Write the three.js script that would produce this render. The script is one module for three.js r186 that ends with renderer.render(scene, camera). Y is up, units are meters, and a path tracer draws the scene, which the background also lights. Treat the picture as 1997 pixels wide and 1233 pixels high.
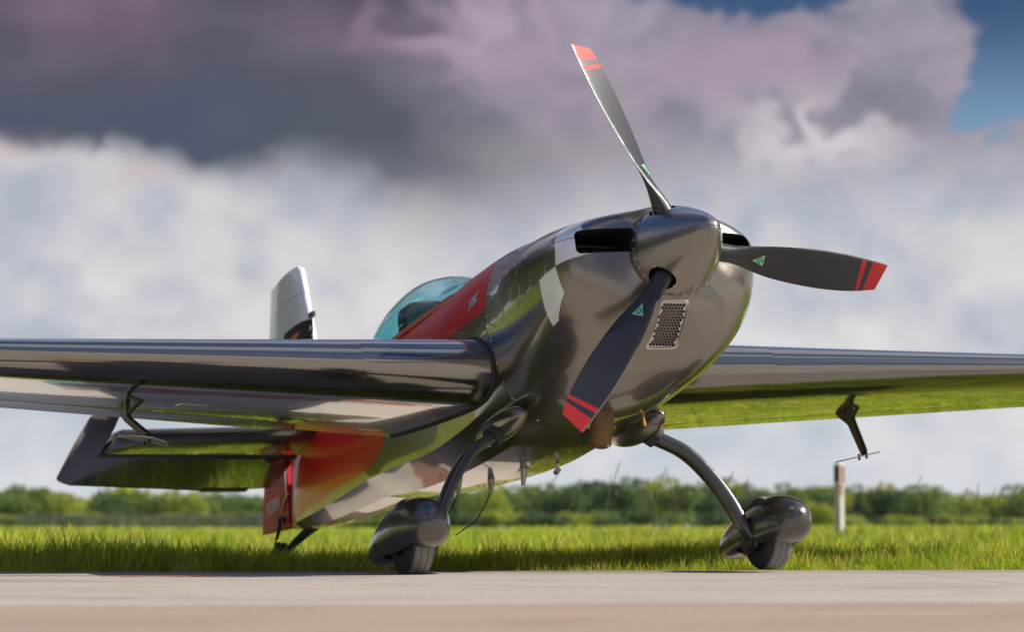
import * as THREE from 'three';
import { mergeGeometries, mergeVertices, toCreasedNormals } from 'three/addons/utils/BufferGeometryUtils.js';
import { RoundedBoxGeometry } from 'three/addons/geometries/RoundedBoxGeometry.js';
import { TextGeometry } from 'three/addons/geometries/TextGeometry.js';
import { FontLoader } from 'three/addons/loaders/FontLoader.js';
import { Brush, Evaluator, SUBTRACTION, INTERSECTION } from 'three-bvh-csg';

// ------------------------------------------------------------------ camera, sky, sun, exposure
const scene = new THREE.Scene();
const camera = new THREE.PerspectiveCamera(13.018, 1997 / 1233, 0.1, 6000);
camera.filmGauge = 36;
camera.position.set(0, 0.2026, 0);
camera.rotation.set(4.4284 * Math.PI / 180, 0, 0);
camera.focus = 12.4;
camera.userData.fStop = 3.0;
const renderer = new THREE.WebGLRenderer({ antialias: true });
renderer.setSize(1024, 633);
renderer.toneMapping = THREE.LinearToneMapping;
renderer.toneMappingExposure = 1.3;
renderer.shadowMap.enabled = true;

const V3 = (x, y, z) => new THREE.Vector3(x, y, z);
function rng(seed) { let s = seed >>> 0; return () => { s = (s + 0x6d2b79f5) | 0; let t = Math.imul(s ^ (s >>> 15), 1 | s); t = (t + Math.imul(t ^ (t >>> 7), 61 | t)) ^ t; return ((t ^ (t >>> 14)) >>> 0) / 4294967296; }; }
const lerp = (a, b, t) => a + (b - a) * t;
const clamp01 = (t) => Math.min(1, Math.max(0, t));
const sstep = (a, b, x) => { const t = clamp01((x - a) / (b - a)); return t * t * (3 - 2 * t); };
const PERM = (() => { const r = rng(7), p = [...Array(256).keys()]; for (let i = 255; i > 0; i--) { const j = Math.floor(r() * (i + 1)); [p[i], p[j]] = [p[j], p[i]]; } return Uint8Array.from([...p, ...p]); })();
const GRAD = new Float32Array(256).map(((r) => () => r() * 2 - 1)(rng(11)));
function noise3(x, y, z) {                                   // value noise, about -1 .. 1
  const xi = Math.floor(x), yi = Math.floor(y), zi = Math.floor(z), fx = x - xi, fy = y - yi, fz = z - zi;
  const u = fx * fx * fx * (fx * (fx * 6 - 15) + 10), v = fy * fy * fy * (fy * (fy * 6 - 15) + 10), w = fz * fz * fz * (fz * (fz * 6 - 15) + 10);
  const g = (a, b, c) => GRAD[PERM[PERM[PERM[(xi + a) & 255] + ((yi + b) & 255)] + ((zi + c) & 255)]];
  const l = (a, b, t) => a + (b - a) * t;
  return l(l(l(g(0, 0, 0), g(1, 0, 0), u), l(g(0, 1, 0), g(1, 1, 0), u), v), l(l(g(0, 0, 1), g(1, 0, 1), u), l(g(0, 1, 1), g(1, 1, 1), u), v), w);
}
function fbm(x, y, z, oct) { let a = 0.5, s = 0; for (let i = 0; i < oct; i++) { s += a * noise3(x, y, z); x = x * 2.03 + 17.1; y = y * 2.03 + 5.3; z = z * 2.03 + 9.7; a *= 0.5; } return s; }

const SUN_DIR = V3(0.80, 0.60, 0.03).normalize();
const sun = new THREE.DirectionalLight(new THREE.Color(1, 0.93, 0.80), 5.0);
sun.position.copy(SUN_DIR).multiplyScalar(60).add(V3(0, 0, -14));
sun.target.position.set(0, 0, -14);
sun.castShadow = true;
Object.assign(sun.shadow.camera, { left: -16, right: 16, top: 16, bottom: -16, near: 1, far: 160 });
sun.shadow.mapSize.set(4096, 4096);
scene.add(sun, sun.target);

// sky: air plus banks of cloud, a function of direction only
function skyColor(az, el, dx, dy, dz, out) {                 // az, el in degrees, az 0 = straight ahead
  const h = clamp01(el / 90), k = Math.pow(1 - h, 3.2);      // clear air
  let r = lerp(0.052, 0.50, k * k), g = lerp(0.125, 0.60, k * k * 0.96), b = lerp(0.29, 0.70, k * 0.86);
  const put = (t, cr, cg, cb) => { r += (cr - r) * t; g += (cg - g) * t; b += (cb - b) * t; };
  const D = 57.3, n = (f, o, s) => fbm(dx * D * f + s, dy * D * f * 1.25 - s * 0.7, dz * D * f + s * 1.9, o);
  const w1 = n(0.13, 4, 3.1), w2 = n(0.13, 4, -8.2), big = n(0.22, 4, 21), mid = n(0.5, 5, 9), fine = n(1.1, 4, 5);
  const q = 0.85, bx = dx * D * q + 1.0 * fine + 2 * w1, by = dy * D * q * 1.15 + 1.0 * mid + 2 * w2, bz = dz * D * q;
  const sa = (v) => Math.sqrt(v * v + 0.025), bil = 1.25 - 1.3 * sa(noise3(bx, by, bz)) - 0.55 * sa(noise3(bx * 2.1 + 5, by * 2.1, bz * 2.1)) - 0.2 * sa(noise3(bx * 4.3, by * 4.3 + 3, bz * 4.3));   // heaped, cauliflower relief
  const puff = clamp01(0.25 + 0.8 * bil);
  const a = az + 1.1 * w1 + 0.7 * mid + 0.25 * fine, e = el + 0.7 * w2 + 0.5 * mid + 0.2 * fine;
  const inFront = az < 0 ? sstep(-150, -110, az) : sstep(24, 15, az);
  // pale bank that hugs the horizon all round
  const low = 1 - sstep(9.2, 10.6, e), mott = clamp01(0.48 + 1.0 * mid + 0.5 * fine + 0.30 * (puff - 0.5) + 0.6 * big);
  put(low * 0.97, lerp(0.45, 0.76, mott), lerp(0.485, 0.74, mott), lerp(0.56, 0.74, mott));
  put(sstep(-0.05, 0.4, big + 0.5 * mid) * low * 0.5, 0.73, 0.695, 0.68);
  put((1 - sstep(0.2, 4.5, el)) * 0.5, 0.69, 0.74, 0.79);
  put(sstep(3.8, 7.4, e) * low * 0.22, 0.40, 0.41, 0.47);
  // grey and mauve banks above
  const up = sstep(8.6, 10.6, el + 0.7 * big), ru = sstep(-6.5, -3.0, az + mid);
  const mau = clamp01(0.45 + 1.2 * big + 0.7 * mid);
  let dr = lerp(lerp(0.052, 0.080, ru), lerp(0.085, 0.150, mau), up), dg = lerp(lerp(0.066, 0.092, ru), lerp(0.078, 0.108, mau), up), db = lerp(lerp(0.110, 0.122, ru), lerp(0.112, 0.152, mau), up);
  const dk = 1 + 0.30 * mid + 0.30 * (puff - 0.55) * up; dr *= dk; dg *= dk; db *= dk;
  // right of the dark mass the banks are lilac and lit in heaps
  const lum = clamp01(0.12 + 0.75 * puff + 0.5 * mid + 0.35 * big);
  const mr = lerp(0.165, 0.40, lum), mg = lerp(0.155, 0.335, lum), mb = lerp(0.212, 0.405, lum);
  const right = lerp(0.10, sstep(-3.2, 1.8, a + 0.3 * (el - 9.5)), inFront);
  const edge = az < -6 ? lerp(7.95, 7.45, clamp01((az + 10.5) / 4.5)) : lerp(7.45, 6.85, sstep(-6, -2.5, az)), soft = lerp(0.5, 2.3, sstep(-8, -2.5, az));
  const body = sstep(edge - soft * 0.5, edge + soft * 0.6, el + 0.8 * mid + 0.35 * (puff - 0.5) + 0.3 * w2);
  const bodyR = sstep(6.1, 8.6, el + 0.9 * mid + 0.6 * (puff - 0.5));
  const elsewhere = lerp(0.6, 1, sstep(-0.25, 0.05, w1 + 0.4 * big)) * sstep(7.2, 9.2, e);
  const over = lerp(elsewhere, lerp(body, bodyR * 0.9, right), inFront) * (1 - sstep(19, 27, e));
  put(over * 0.97, lerp(dr, mr, right), lerp(dg, mg, right), lerp(db, mb, right));
  // pink light in the middle, white heaps at the right, lit crests under the dark edge
  const bump = (ca, ce, sa, se) => Math.exp(-Math.pow((a - ca) / sa, 2) - Math.pow((e - ce) / se, 2));
  put(clamp01(bump(-0.7, 10.6, 1.7, 0.75) * 1.2) * sstep(0.0, 0.8, puff + 0.4 * mid) * 0.85 * inFront, 0.48, 0.355, 0.46);
  put(bump(1.4, 9.6, 2.0, 1.2) * 0.6 * inFront, 0.33, 0.275, 0.34);
  put(bump(0.6, 8.2, 2.2, 0.35) * 0.5 * inFront, 0.33, 0.295, 0.295);
  put(clamp01(bump(6.5, 8.2, 1.5, 0.85) * 1.3) * sstep(0.30, 0.72, puff + 0.3 * mid) * 0.85 * inFront, 0.68, 0.62, 0.66);
  put(clamp01(bump(5.2, 9.8, 1.6, 0.5) * 1.3) * sstep(0.25, 0.75, puff + 0.3 * mid) * 0.75 * inFront, 0.42, 0.31, 0.395);
  put(clamp01((bump(-10.2, 7.75, 1.1, 0.35) + bump(-7.3, 7.25, 0.8, 0.3)) * 1.1) * 0.6 * inFront, 0.58, 0.49, 0.51);
  // clear gaps at the far right and above right
  const gapE = sstep(-0.16, 0.16, az - (9.35 - 0.30 * sstep(9.2, 8.4, el)) + 0.55 * mid - 0.5 * (puff - 0.5)) * sstep(-0.15, 0.2, el - 8.0 + 0.5 * mid - 0.5 * (puff - 0.5) + 0.05 * (az - 9.5));
  const gapT = sstep(-0.12, 0.18, el - 10.45 - 0.10 * Math.pow(az - 4.9, 2) + 0.45 * mid - 0.4 * (puff - 0.5)) * sstep(3.2, 1.6, Math.abs(az - 4.9)) * (1 - sstep(12.5, 15, el));
  const gap = Math.max(gapE * (1 - sstep(16, 22, az)) * (1 - sstep(13, 17, el)), gapT) * sstep(24, 20, az), gb = sstep(7.6, 10.8, el);
  put(gap * 0.96, lerp(0.20, 0.040, gb), lerp(0.34, 0.095, gb), lerp(0.50, 0.205, gb));
  // scattered cloud overhead, out of view, its tone raised to lift the shadows
  const top = sstep(-0.12, 0.26, fbm(dx * 3.1 + 8, dy * 3.1 + 3, dz * 3.1, 5)) * sstep(13, 24, el);
  put(top * 0.78, 0.66, 0.65, 0.70);
  out[0] = r * 0.77; out[1] = g * 0.77; out[2] = b * 0.77;
}
const sky = (() => {
  const W = 4096, H = 2048, d = new Float32Array(W * H * 4), c = [0, 0, 0];
  for (let j = 0; j < H; j++) {
    const el = (j + 0.5) / H * 180 - 90, E = el * Math.PI / 180, step = el < -1.5 ? 64 : el > 14 ? 4 : 1;
    if (el < -1.5 && j % 64) { d.copyWithin(j * W * 4, (j - 1) * W * 4, j * W * 4); continue; }
    if (el > 14 && j % 4) { d.copyWithin(j * W * 4, (j - 1) * W * 4, j * W * 4); continue; }
    for (let i = 0; i < W; i += 1) {
      const o = (j * W + i) * 4, p = ((i + 0.5) / W - 0.5) * 2 * Math.PI, az = ((p * 180 / Math.PI + 90 + 540) % 360) - 180;
      const s = el > 14 ? 4 : (Math.abs(az) > 26 ? 3 : 1);
      if (i % s === 0 || el < -1.5 && i % 64 === 0) skyColor(az, Math.max(el, 0), Math.cos(E) * Math.cos(p), Math.sin(E), Math.cos(E) * Math.sin(p), c);
      d[o] = c[0]; d[o + 1] = c[1]; d[o + 2] = c[2]; d[o + 3] = 1;
    }
  }
  const t = new THREE.DataTexture(d, W, H, THREE.RGBAFormat, THREE.FloatType);
  t.mapping = THREE.EquirectangularReflectionMapping; t.magFilter = THREE.LinearFilter; t.minFilter = THREE.LinearFilter; t.needsUpdate = true;
  return t;
})();
scene.background = sky;
scene.environment = sky;
scene.backgroundIntensity = 1; scene.environmentIntensity = 1;

// ------------------------------------------------------------------ helpers
const used = new Map();
function numbered(n) { const k = used.get(n) ?? 0; used.set(n, k + 1); return k ? `${n}_${String(k).padStart(3, '0')}` : n; }
function tag(o, label, category, group) { o.userData.label = label; if (category) o.userData.category = category; if (group) o.userData.group = group; return o; }
function thing(name, label, category, p = [0, 0, 0], group) { const g = new THREE.Group(); g.name = numbered(name); g.position.set(...p); tag(g, label, category, group); scene.add(g); return g; }
function shadowed(o) { o.castShadow = o.receiveShadow = true; return o; }
function mesh(name, geo, mat, parent, label) { const m = shadowed(new THREE.Mesh(geo, mat)); m.name = name; if (label) m.userData.label = label; parent.add(m); return m; }
function struct(name, geo, mat, parent = scene) { const m = shadowed(new THREE.Mesh(geo, mat)); m.name = name; if (parent === scene) m.userData.kind = 'structure'; parent.add(m); return m; }
function plain(g) { const n = g.index ? g.toNonIndexed() : g; for (const k of Object.keys(n.attributes)) if (!['position', 'normal', 'uv'].includes(k)) n.deleteAttribute(k); if (!n.attributes.uv) n.setAttribute('uv', new THREE.BufferAttribute(new Float32Array(n.attributes.position.count * 2), 2)); n.clearGroups(); return n; }
const join = (list) => mergeGeometries(list.map(plain), false);
function loft(rings, capA = true, capB = true, crease = 0.5, closed = true) {      // rings of equal length, each an array of Vector3
  const n = rings[0].length, pos = [], idx = [];
  for (const r of rings) for (const p of r) pos.push(p.x, p.y, p.z);
  const m = closed ? n : n - 1;
  for (let i = 0; i < rings.length - 1; i++) for (let j = 0; j < m; j++) { const a = i * n + j, b = i * n + (j + 1) % n, c = a + n, d = b + n; idx.push(a, b, c, b, d, c); }
  const cap = (k, flip) => { const c = pos.length / 3, r = rings[k], q = V3(0, 0, 0); r.forEach((p) => q.add(p)); q.multiplyScalar(1 / n); pos.push(q.x, q.y, q.z); for (let j = 0; j < n; j++) { const a = k * n + j, b = k * n + (j + 1) % n; flip ? idx.push(c, b, a) : idx.push(c, a, b); } };
  if (capA) cap(0, true); if (capB) cap(rings.length - 1, false);
  let g = new THREE.BufferGeometry(); g.setAttribute('position', new THREE.Float32BufferAttribute(pos, 3)); g.setIndex(idx);
  g = outward(g);
  return toCreasedNormals(g, crease);
}
function outward(g) {                                        // flip the faces when the solid is inside out
  const p = g.attributes.position, ix = g.index.array; let vol = 0; const a = V3(), b = V3(), c = V3();
  for (let i = 0; i < ix.length; i += 3) { a.fromBufferAttribute(p, ix[i]); b.fromBufferAttribute(p, ix[i + 1]); c.fromBufferAttribute(p, ix[i + 2]); vol += a.dot(b.cross(c)); }
  if (vol < 0) for (let i = 0; i < ix.length; i += 3) { const t = ix[i + 1]; ix[i + 1] = ix[i + 2]; ix[i + 2] = t; }
  return g;
}
function tube(points, r, seg = 24, rad = 8) { return new THREE.TubeGeometry(new THREE.CatmullRomCurve3(points.map((p) => V3(...p))), seg, r, rad, false); }
function rod(a, b, r, r2 = r, rad = 10) { const A = V3(...a), B = V3(...b), g = new THREE.CylinderGeometry(r2, r, A.distanceTo(B), rad); g.applyQuaternion(new THREE.Quaternion().setFromUnitVectors(V3(0, 1, 0), B.clone().sub(A).normalize())); const m = A.add(B).multiplyScalar(0.5); return g.translate(m.x, m.y, m.z); }
function hermite(xs, ys, x) {                                // monotone cubic, xs descending or ascending
  const n = xs.length; let i = 0; const asc = xs[n - 1] > xs[0];
  if (asc ? x <= xs[0] : x >= xs[0]) return ys[0];
  if (asc ? x >= xs[n - 1] : x <= xs[n - 1]) return ys[n - 1];
  while (asc ? x > xs[i + 1] : x < xs[i + 1]) i++;
  const d = (k) => (ys[k + 1] - ys[k]) / (xs[k + 1] - xs[k]);
  const tan = (k) => { if (k === 0) return d(0); if (k === n - 1) return d(n - 2); const a = d(k - 1), b = d(k); return a * b <= 0 ? 0 : 2 * a * b / (a + b); };
  const h = xs[i + 1] - xs[i], t = (x - xs[i]) / h, t2 = t * t, t3 = t2 * t;
  return ys[i] * (2 * t3 - 3 * t2 + 1) + h * tan(i) * (t3 - 2 * t2 + t) + ys[i + 1] * (-2 * t3 + 3 * t2) + h * tan(i + 1) * (t3 - t2);
}
function dataTex(w, h, f, srgb, repeat = true) {
  const d = new Uint8Array(w * h * 4), c = [0, 0, 0];
  for (let y = 0; y < h; y++) for (let x = 0; x < w; x++) { f(x / w, y / h, c); const o = (y * w + x) * 4; d[o] = c[0]; d[o + 1] = c[1]; d[o + 2] = c[2]; d[o + 3] = 255; }
  const t = new THREE.DataTexture(d, w, h); if (srgb) t.colorSpace = THREE.SRGBColorSpace; t.magFilter = THREE.LinearFilter; t.minFilter = THREE.LinearMipmapLinearFilter; if (repeat) t.wrapS = t.wrapT = THREE.RepeatWrapping; t.needsUpdate = true; return t;
}
const toB = (v) => Math.round(255 * (v <= 0.0031308 ? 12.92 * v : 1.055 * Math.pow(v, 1 / 2.4) - 0.055));
const lin = (r, g, b) => new THREE.Color().setRGB(r, g, b);
function tnoise(u, v, f, o, seed) {                         // tiling noise: the square wrapped on two circles
  const a = u * 2 * Math.PI, b = v * 2 * Math.PI, R = f / (2 * Math.PI);
  return fbm(Math.cos(a) * R + seed, Math.sin(a) * R + Math.cos(b) * R * 1.37 + seed * 0.7, Math.sin(b) * R + Math.cos(b) * R * 0.3 - seed, o);
}

// ------------------------------------------------------------------ ground
const EDGE = (x) => -13.97 - 0.14 * x;                       // where the apron ends and the grass begins
const padTex = dataTex(1024, 1024, (u, v, c) => {
  const n = tnoise(u, v, 9, 5, 3.3), s = tnoise(u, v, 22, 4, 8.1), g = fbm(u * 400, v * 400, 2.2, 2), st = sstep(0.05, 0.3, tnoise(u, v, 6, 4, 15.5));
  const k = 1 + 0.16 * n + 0.10 * s + 0.22 * g; const sp = g > 0.36 ? 0.72 : 1;
  c[0] = toB(clamp01(lerp(0.39, 0.345, st) * k * sp)); c[1] = toB(clamp01(lerp(0.34, 0.275, st) * k * sp)); c[2] = toB(clamp01(lerp(0.29, 0.235, st) * k * sp));
}, true);
const padBump = dataTex(1024, 1024, (u, v, c) => { const g = 0.5 + 0.55 * fbm(u * 300, v * 300, 5.1, 3) + 0.1 * tnoise(u, v, 14, 3, 4); c[0] = c[1] = c[2] = 255 * clamp01(g); });
const matPave = new THREE.MeshStandardMaterial({ map: padTex, bumpMap: padBump, bumpScale: 0.004, roughness: 0.93 });
function slab(poly, y0, y1, tile) {                          // polygon of [x, z]
  const s = new THREE.Shape(poly.map(([x, z]) => new THREE.Vector2(x, -z)));
  const g = new THREE.ExtrudeGeometry(s, { depth: y1 - y0, bevelEnabled: false }); g.rotateX(-Math.PI / 2); g.translate(0, y0, 0);
  const p = g.attributes.position, uv = g.attributes.uv; for (let i = 0; i < p.count; i++) uv.setXY(i, (p.getX(i) + p.getY(i)) / tile, p.getZ(i) / tile);
  return g;
}
const JOINT = 6.2;                                           // concrete bays with sawn joints between them
const paveBays = [];
const matEdgeShade = matPave.clone(); matEdgeShade.color.setRGB(0.78, 0.80, 0.86);  // wing shadow painted as bluish grey into the strip beside the grass
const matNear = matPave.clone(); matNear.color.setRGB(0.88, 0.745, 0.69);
for (const [n0, n1, m] of [[0.0, 0.9, matEdgeShade], [0.912, 6.3, matPave], [6.306, 12.5, matNear], [12.506, 18.7, matPave]]) for (let k = -4; k < 4; k++) { const x0 = 1.9 + k * JOINT + 0.004, x1 = 1.9 + (k + 1) * JOINT - 0.004; paveBays.push([slab([[x0, EDGE(x0) + n0], [x1, EDGE(x1) + n0], [x1, EDGE(x1) + n1], [x0, EDGE(x0) + n1]], -0.25, 0, 5.3), m]); }
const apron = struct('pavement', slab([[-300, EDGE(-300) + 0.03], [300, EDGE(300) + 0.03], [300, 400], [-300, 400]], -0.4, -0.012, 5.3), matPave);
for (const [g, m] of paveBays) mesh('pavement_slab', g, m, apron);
const rise = (x, z) => { const D = -z; return 0.11 * sstep(20, 60, D + 3 * Math.sin(x * 0.11)) * lerp(0.55, 1, sstep(-4, 6, x / Math.max(D, 1) * 40)) + 0.02 * Math.sin(x * 0.31 + z * 0.2) * sstep(18, 30, D); };
const turfTex = dataTex(512, 512, (u, v, c) => { const n = tnoise(u, v, 12, 5, 2.2), g = fbm(u * 180, v * 180, 1, 3); const k = clamp01(0.5 + n + 0.6 * g); c[0] = toB(lerp(0.12, 0.30, k)); c[1] = toB(lerp(0.18, 0.35, k)); c[2] = toB(lerp(0.015, 0.035, k)); }, true);
{ const rs = [0, 6, 10, 13, 15, 17, 20, 24, 30, 38, 48, 60, 80, 110, 160, 240, 400, 800, 1600, 3000], pos = [], uv = [], idx = [], N = 120;
  rs.forEach((r, k) => { for (let i = 0; i <= N; i++) { const a = i / N * 2 * Math.PI, x = r * Math.sin(a), z = -r * Math.cos(a); pos.push(x, -0.06 + (z < -14 ? rise(x, z) : 0), z); uv.push(x / 4, z / 4); if (k && i < N) { const p = (k - 1) * (N + 1) + i, q = p + N + 1; idx.push(p, p + 1, q, p + 1, q + 1, q); } } });
  let g = new THREE.BufferGeometry(); g.setAttribute('position', new THREE.Float32BufferAttribute(pos, 3)); g.setAttribute('uv', new THREE.Float32BufferAttribute(uv, 2)); g.setIndex(idx); g.computeVertexNormals();
  if (g.attributes.normal.getY(500) < 0) { g.index.array.reverse(); g.computeVertexNormals(); }
  struct('ground', g, new THREE.MeshStandardMaterial({ map: turfTex, roughness: 1 })); }
// a second concrete pad behind the strip of grass, under the tail
const PAD = [[-8, -13.75], [0.1, -14.78], [0.25, -17.3], [-8, -18.8]];
const inPad = (x, z, m = 0) => x > -8 - m && x < 0.2 + m && z < -13.75 - 0.127 * (x + 8) + m && z > -18.8 + 0.182 * (x + 8) - m;
const pad = struct('concrete_pad', slab(PAD, -0.2, 0.0, 5.3), (() => { const m = matPave.clone(); m.color.setRGB(1.45, 1.5, 1.55); return m; })());

// ------------------------------------------------------------------ the aeroplane
const O = V3(0.75474, 1.48243, -12.36073);                   // propeller hub in the world
const BX = V3(0.367202, 0.187589, 0.911028).normalize(), BY0 = V3(-0.079606, 0.982196, -0.170157);
const BY = BY0.clone().sub(BX.clone().multiplyScalar(BY0.dot(BX))).normalize(), BZ = BX.clone().cross(BY);
const BASE = V3(-1.247, -1.2713, 0);                         // between the main wheels on the ground; x nose, y up, z right wing
const plane = thing('airplane', 'glossy dark grey and red single-engine aerobatic airplane with three-blade propeller parked on the pavement edge', 'airplane');
plane.quaternion.setFromRotationMatrix(new THREE.Matrix4().makeBasis(BX, BY, BZ));
plane.position.copy(O).addScaledVector(BX, BASE.x).addScaledVector(BY, BASE.y);
plane.updateMatrixWorld(true);
const part = (name, geo, mat, parent = plane, label) => { geo.translate(-BASE.x, -BASE.y, 0); return mesh(name, geo, mat, parent, label); };

const phys = (o) => new THREE.MeshPhysicalMaterial(o);
// paint scheme seen from the side, x -6.6 .. 0.4 and y -0.8 .. 0.8; upper half of the sheet for the right side of the aeroplane
const SX0 = -6.6, SXL = 7.0, SY0 = -0.8, SYL = 1.6;
function schemeSheet(body, red, patch, text) {
  const W = 2048, H = 1024, c = document.createElement('canvas'); c.width = W; c.height = H; const g = c.getContext('2d');
  for (const side of [0, 1]) {
    g.save(); g.beginPath(); g.rect(0, side * H / 2, W, H / 2); g.clip();
    const X = (x) => (x - SX0) / SXL * W, Y = (y) => side * H / 2 + (1 - (y - SY0) / SYL) * H / 2;
    g.fillStyle = body; g.fillRect(0, side * H / 2, W, H / 2);
    g.save(); g.shadowColor = red; g.shadowBlur = 16; g.fillStyle = red;
    g.beginPath(); g.moveTo(X(-1.24), Y(0.9)); g.lineTo(X(-1.24), Y(0.03)); g.bezierCurveTo(X(-1.6), Y(0.02), X(-2.2), Y(0.05), X(-2.9), Y(0.0)); g.bezierCurveTo(X(-3.08), Y(-0.06), X(-3.0), Y(-0.24), X(-3.4), Y(-0.25)); g.lineTo(X(-3.8), Y(-0.25)); g.lineTo(X(-4.5), Y(-0.212)); g.lineTo(X(-5.3), Y(-0.195)); g.lineTo(X(-5.9), Y(-0.205)); g.lineTo(X(-6.6), Y(0)); g.lineTo(X(-6.6), Y(0.9)); g.fill(); g.restore();
    g.fillStyle = body; g.fillRect(X(-1.2435), side * H / 2, W, H / 2);
    const poly = (pts, fill) => { g.fillStyle = fill; g.beginPath(); pts.forEach(([x, y], i) => i ? g.lineTo(X(x), Y(y)) : g.moveTo(X(x), Y(y))); g.fill(); };
    if (!side) { poly(PATCH_UPPER, patch); poly(PATCH_LOWER, patch); }
    if (text) { g.save(); g.translate(X(-1.525), Y(0.088)); if (side) { g.translate(X(-1.39) - X(-1.525), 0); g.scale(-1, 1); } else g.rotate(-0.12); g.font = 'italic bold 24px sans-serif'; g.lineWidth = 3; g.strokeStyle = '#16161c'; g.strokeText('330SC', 0, 0, 40); g.fillStyle = '#f2dfe0'; g.fillText('330SC', 0, 0, 40); g.restore(); }
    g.restore();
  }
  const t = new THREE.CanvasTexture(c); t.magFilter = THREE.LinearFilter; t.anisotropy = 8; return t;
}
const PATCH_UPPER = [[-.279, -.035], [-.268, .03], [-.281, .103], [-.314, .139], [-.31, .18], [-.22, .165], [-.165, .11], [-.145, -.012], [-.165, -.02]];
const PATCH_LOWER = [[-.279, -.037], [-.425, -.06], [-.43, -.10], [-.441, -.186], [-.44, -.275], [-.38, -.263], [-.267, -.163]];
const schemeTex = schemeSheet('#8a847c', '#d60413', '#f1f3f4', true); schemeTex.colorSpace = THREE.SRGBColorSpace;
const schemeMetal = schemeSheet('#ff00ea', '#300004', '#900030', false);
const flake = dataTex(256, 256, (u, v, c) => { const n = 128 + 60 * fbm(u * 120, v * 120, 3, 2); c[0] = c[1] = c[2] = n; });
const matScheme = phys({ map: schemeTex, metalnessMap: schemeMetal, metalness: 1, roughness: 0.30, clearcoat: 1, clearcoatMap: schemeMetal, clearcoatRoughness: 0.03 });
const matGrey = phys({ color: lin(0.26, 0.243, 0.222), metalness: 0.9, roughness: 0.3, clearcoat: 1, clearcoatRoughness: 0.03 });
const matWing = phys({ color: lin(0.30, 0.29, 0.275), metalness: 0.95, roughness: 0.15, clearcoat: 1, clearcoatRoughness: 0.02 });
const matCore = new THREE.MeshStandardMaterial({ color: lin(0.12, 0.105, 0.085), roughness: 0.8 });
const matRed = phys({ color: lin(0.42, 0.005, 0.022), metalness: 0.1, roughness: 0.3, clearcoat: 0.7, clearcoatRoughness: 0.05 });
const matRedDull = phys({ color: lin(0.46, 0.010, 0.022), roughness: 0.5, specularIntensity: 0.6 });
const matFin = phys({ color: lin(0.74, 0.79, 0.82), metalness: 0.15, roughness: 0.34, clearcoat: 0.6, clearcoatRoughness: 0.1 });
const matTail = phys({ color: lin(0.105, 0.102, 0.104), metalness: 0.9, roughness: 0.22, clearcoat: 1, clearcoatRoughness: 0.03 });
const matPant = phys({ color: lin(0.13, 0.125, 0.122), metalness: 0.85, roughness: 0.34, clearcoat: 0.8, clearcoatRoughness: 0.05 });
const matSilver = phys({ color: lin(0.62, 0.66, 0.67), metalness: 0.75, roughness: 0.22, clearcoat: 1, clearcoatRoughness: 0.04 });
const matBlack = new THREE.MeshStandardMaterial({ color: lin(0.012, 0.012, 0.014), roughness: 0.6 });
const matVoid = new THREE.MeshStandardMaterial({ color: lin(0.006, 0.006, 0.006), roughness: 0.9 });
const matRubber = new THREE.MeshStandardMaterial({ color: lin(0.045, 0.045, 0.048), roughness: 0.85 });
const matTread = new THREE.MeshStandardMaterial({ color: lin(0.25, 0.25, 0.245), roughness: 0.9 });
const matSteel = new THREE.MeshStandardMaterial({ color: lin(0.72, 0.70, 0.67), metalness: 0.8, roughness: 0.45 });
const matAlu = new THREE.MeshStandardMaterial({ color: lin(0.62, 0.60, 0.56), metalness: 0.7, roughness: 0.4 });
const matOlive = new THREE.MeshStandardMaterial({ color: lin(0.075, 0.07, 0.055), metalness: 0.4, roughness: 0.5 });
const matLeg = phys({ color: lin(0.10, 0.098, 0.10), metalness: 0.75, roughness: 0.30, clearcoat: 0.6, clearcoatRoughness: 0.15 });
const matStrip = new THREE.MeshStandardMaterial({ color: lin(0.22, 0.21, 0.205), metalness: 0.6, roughness: 0.5 });
const matGlass = phys({ color: lin(0.36, 0.76, 0.82), transmission: 1, thickness: 0, roughness: 0, ior: 1.49, metalness: 0 });

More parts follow.
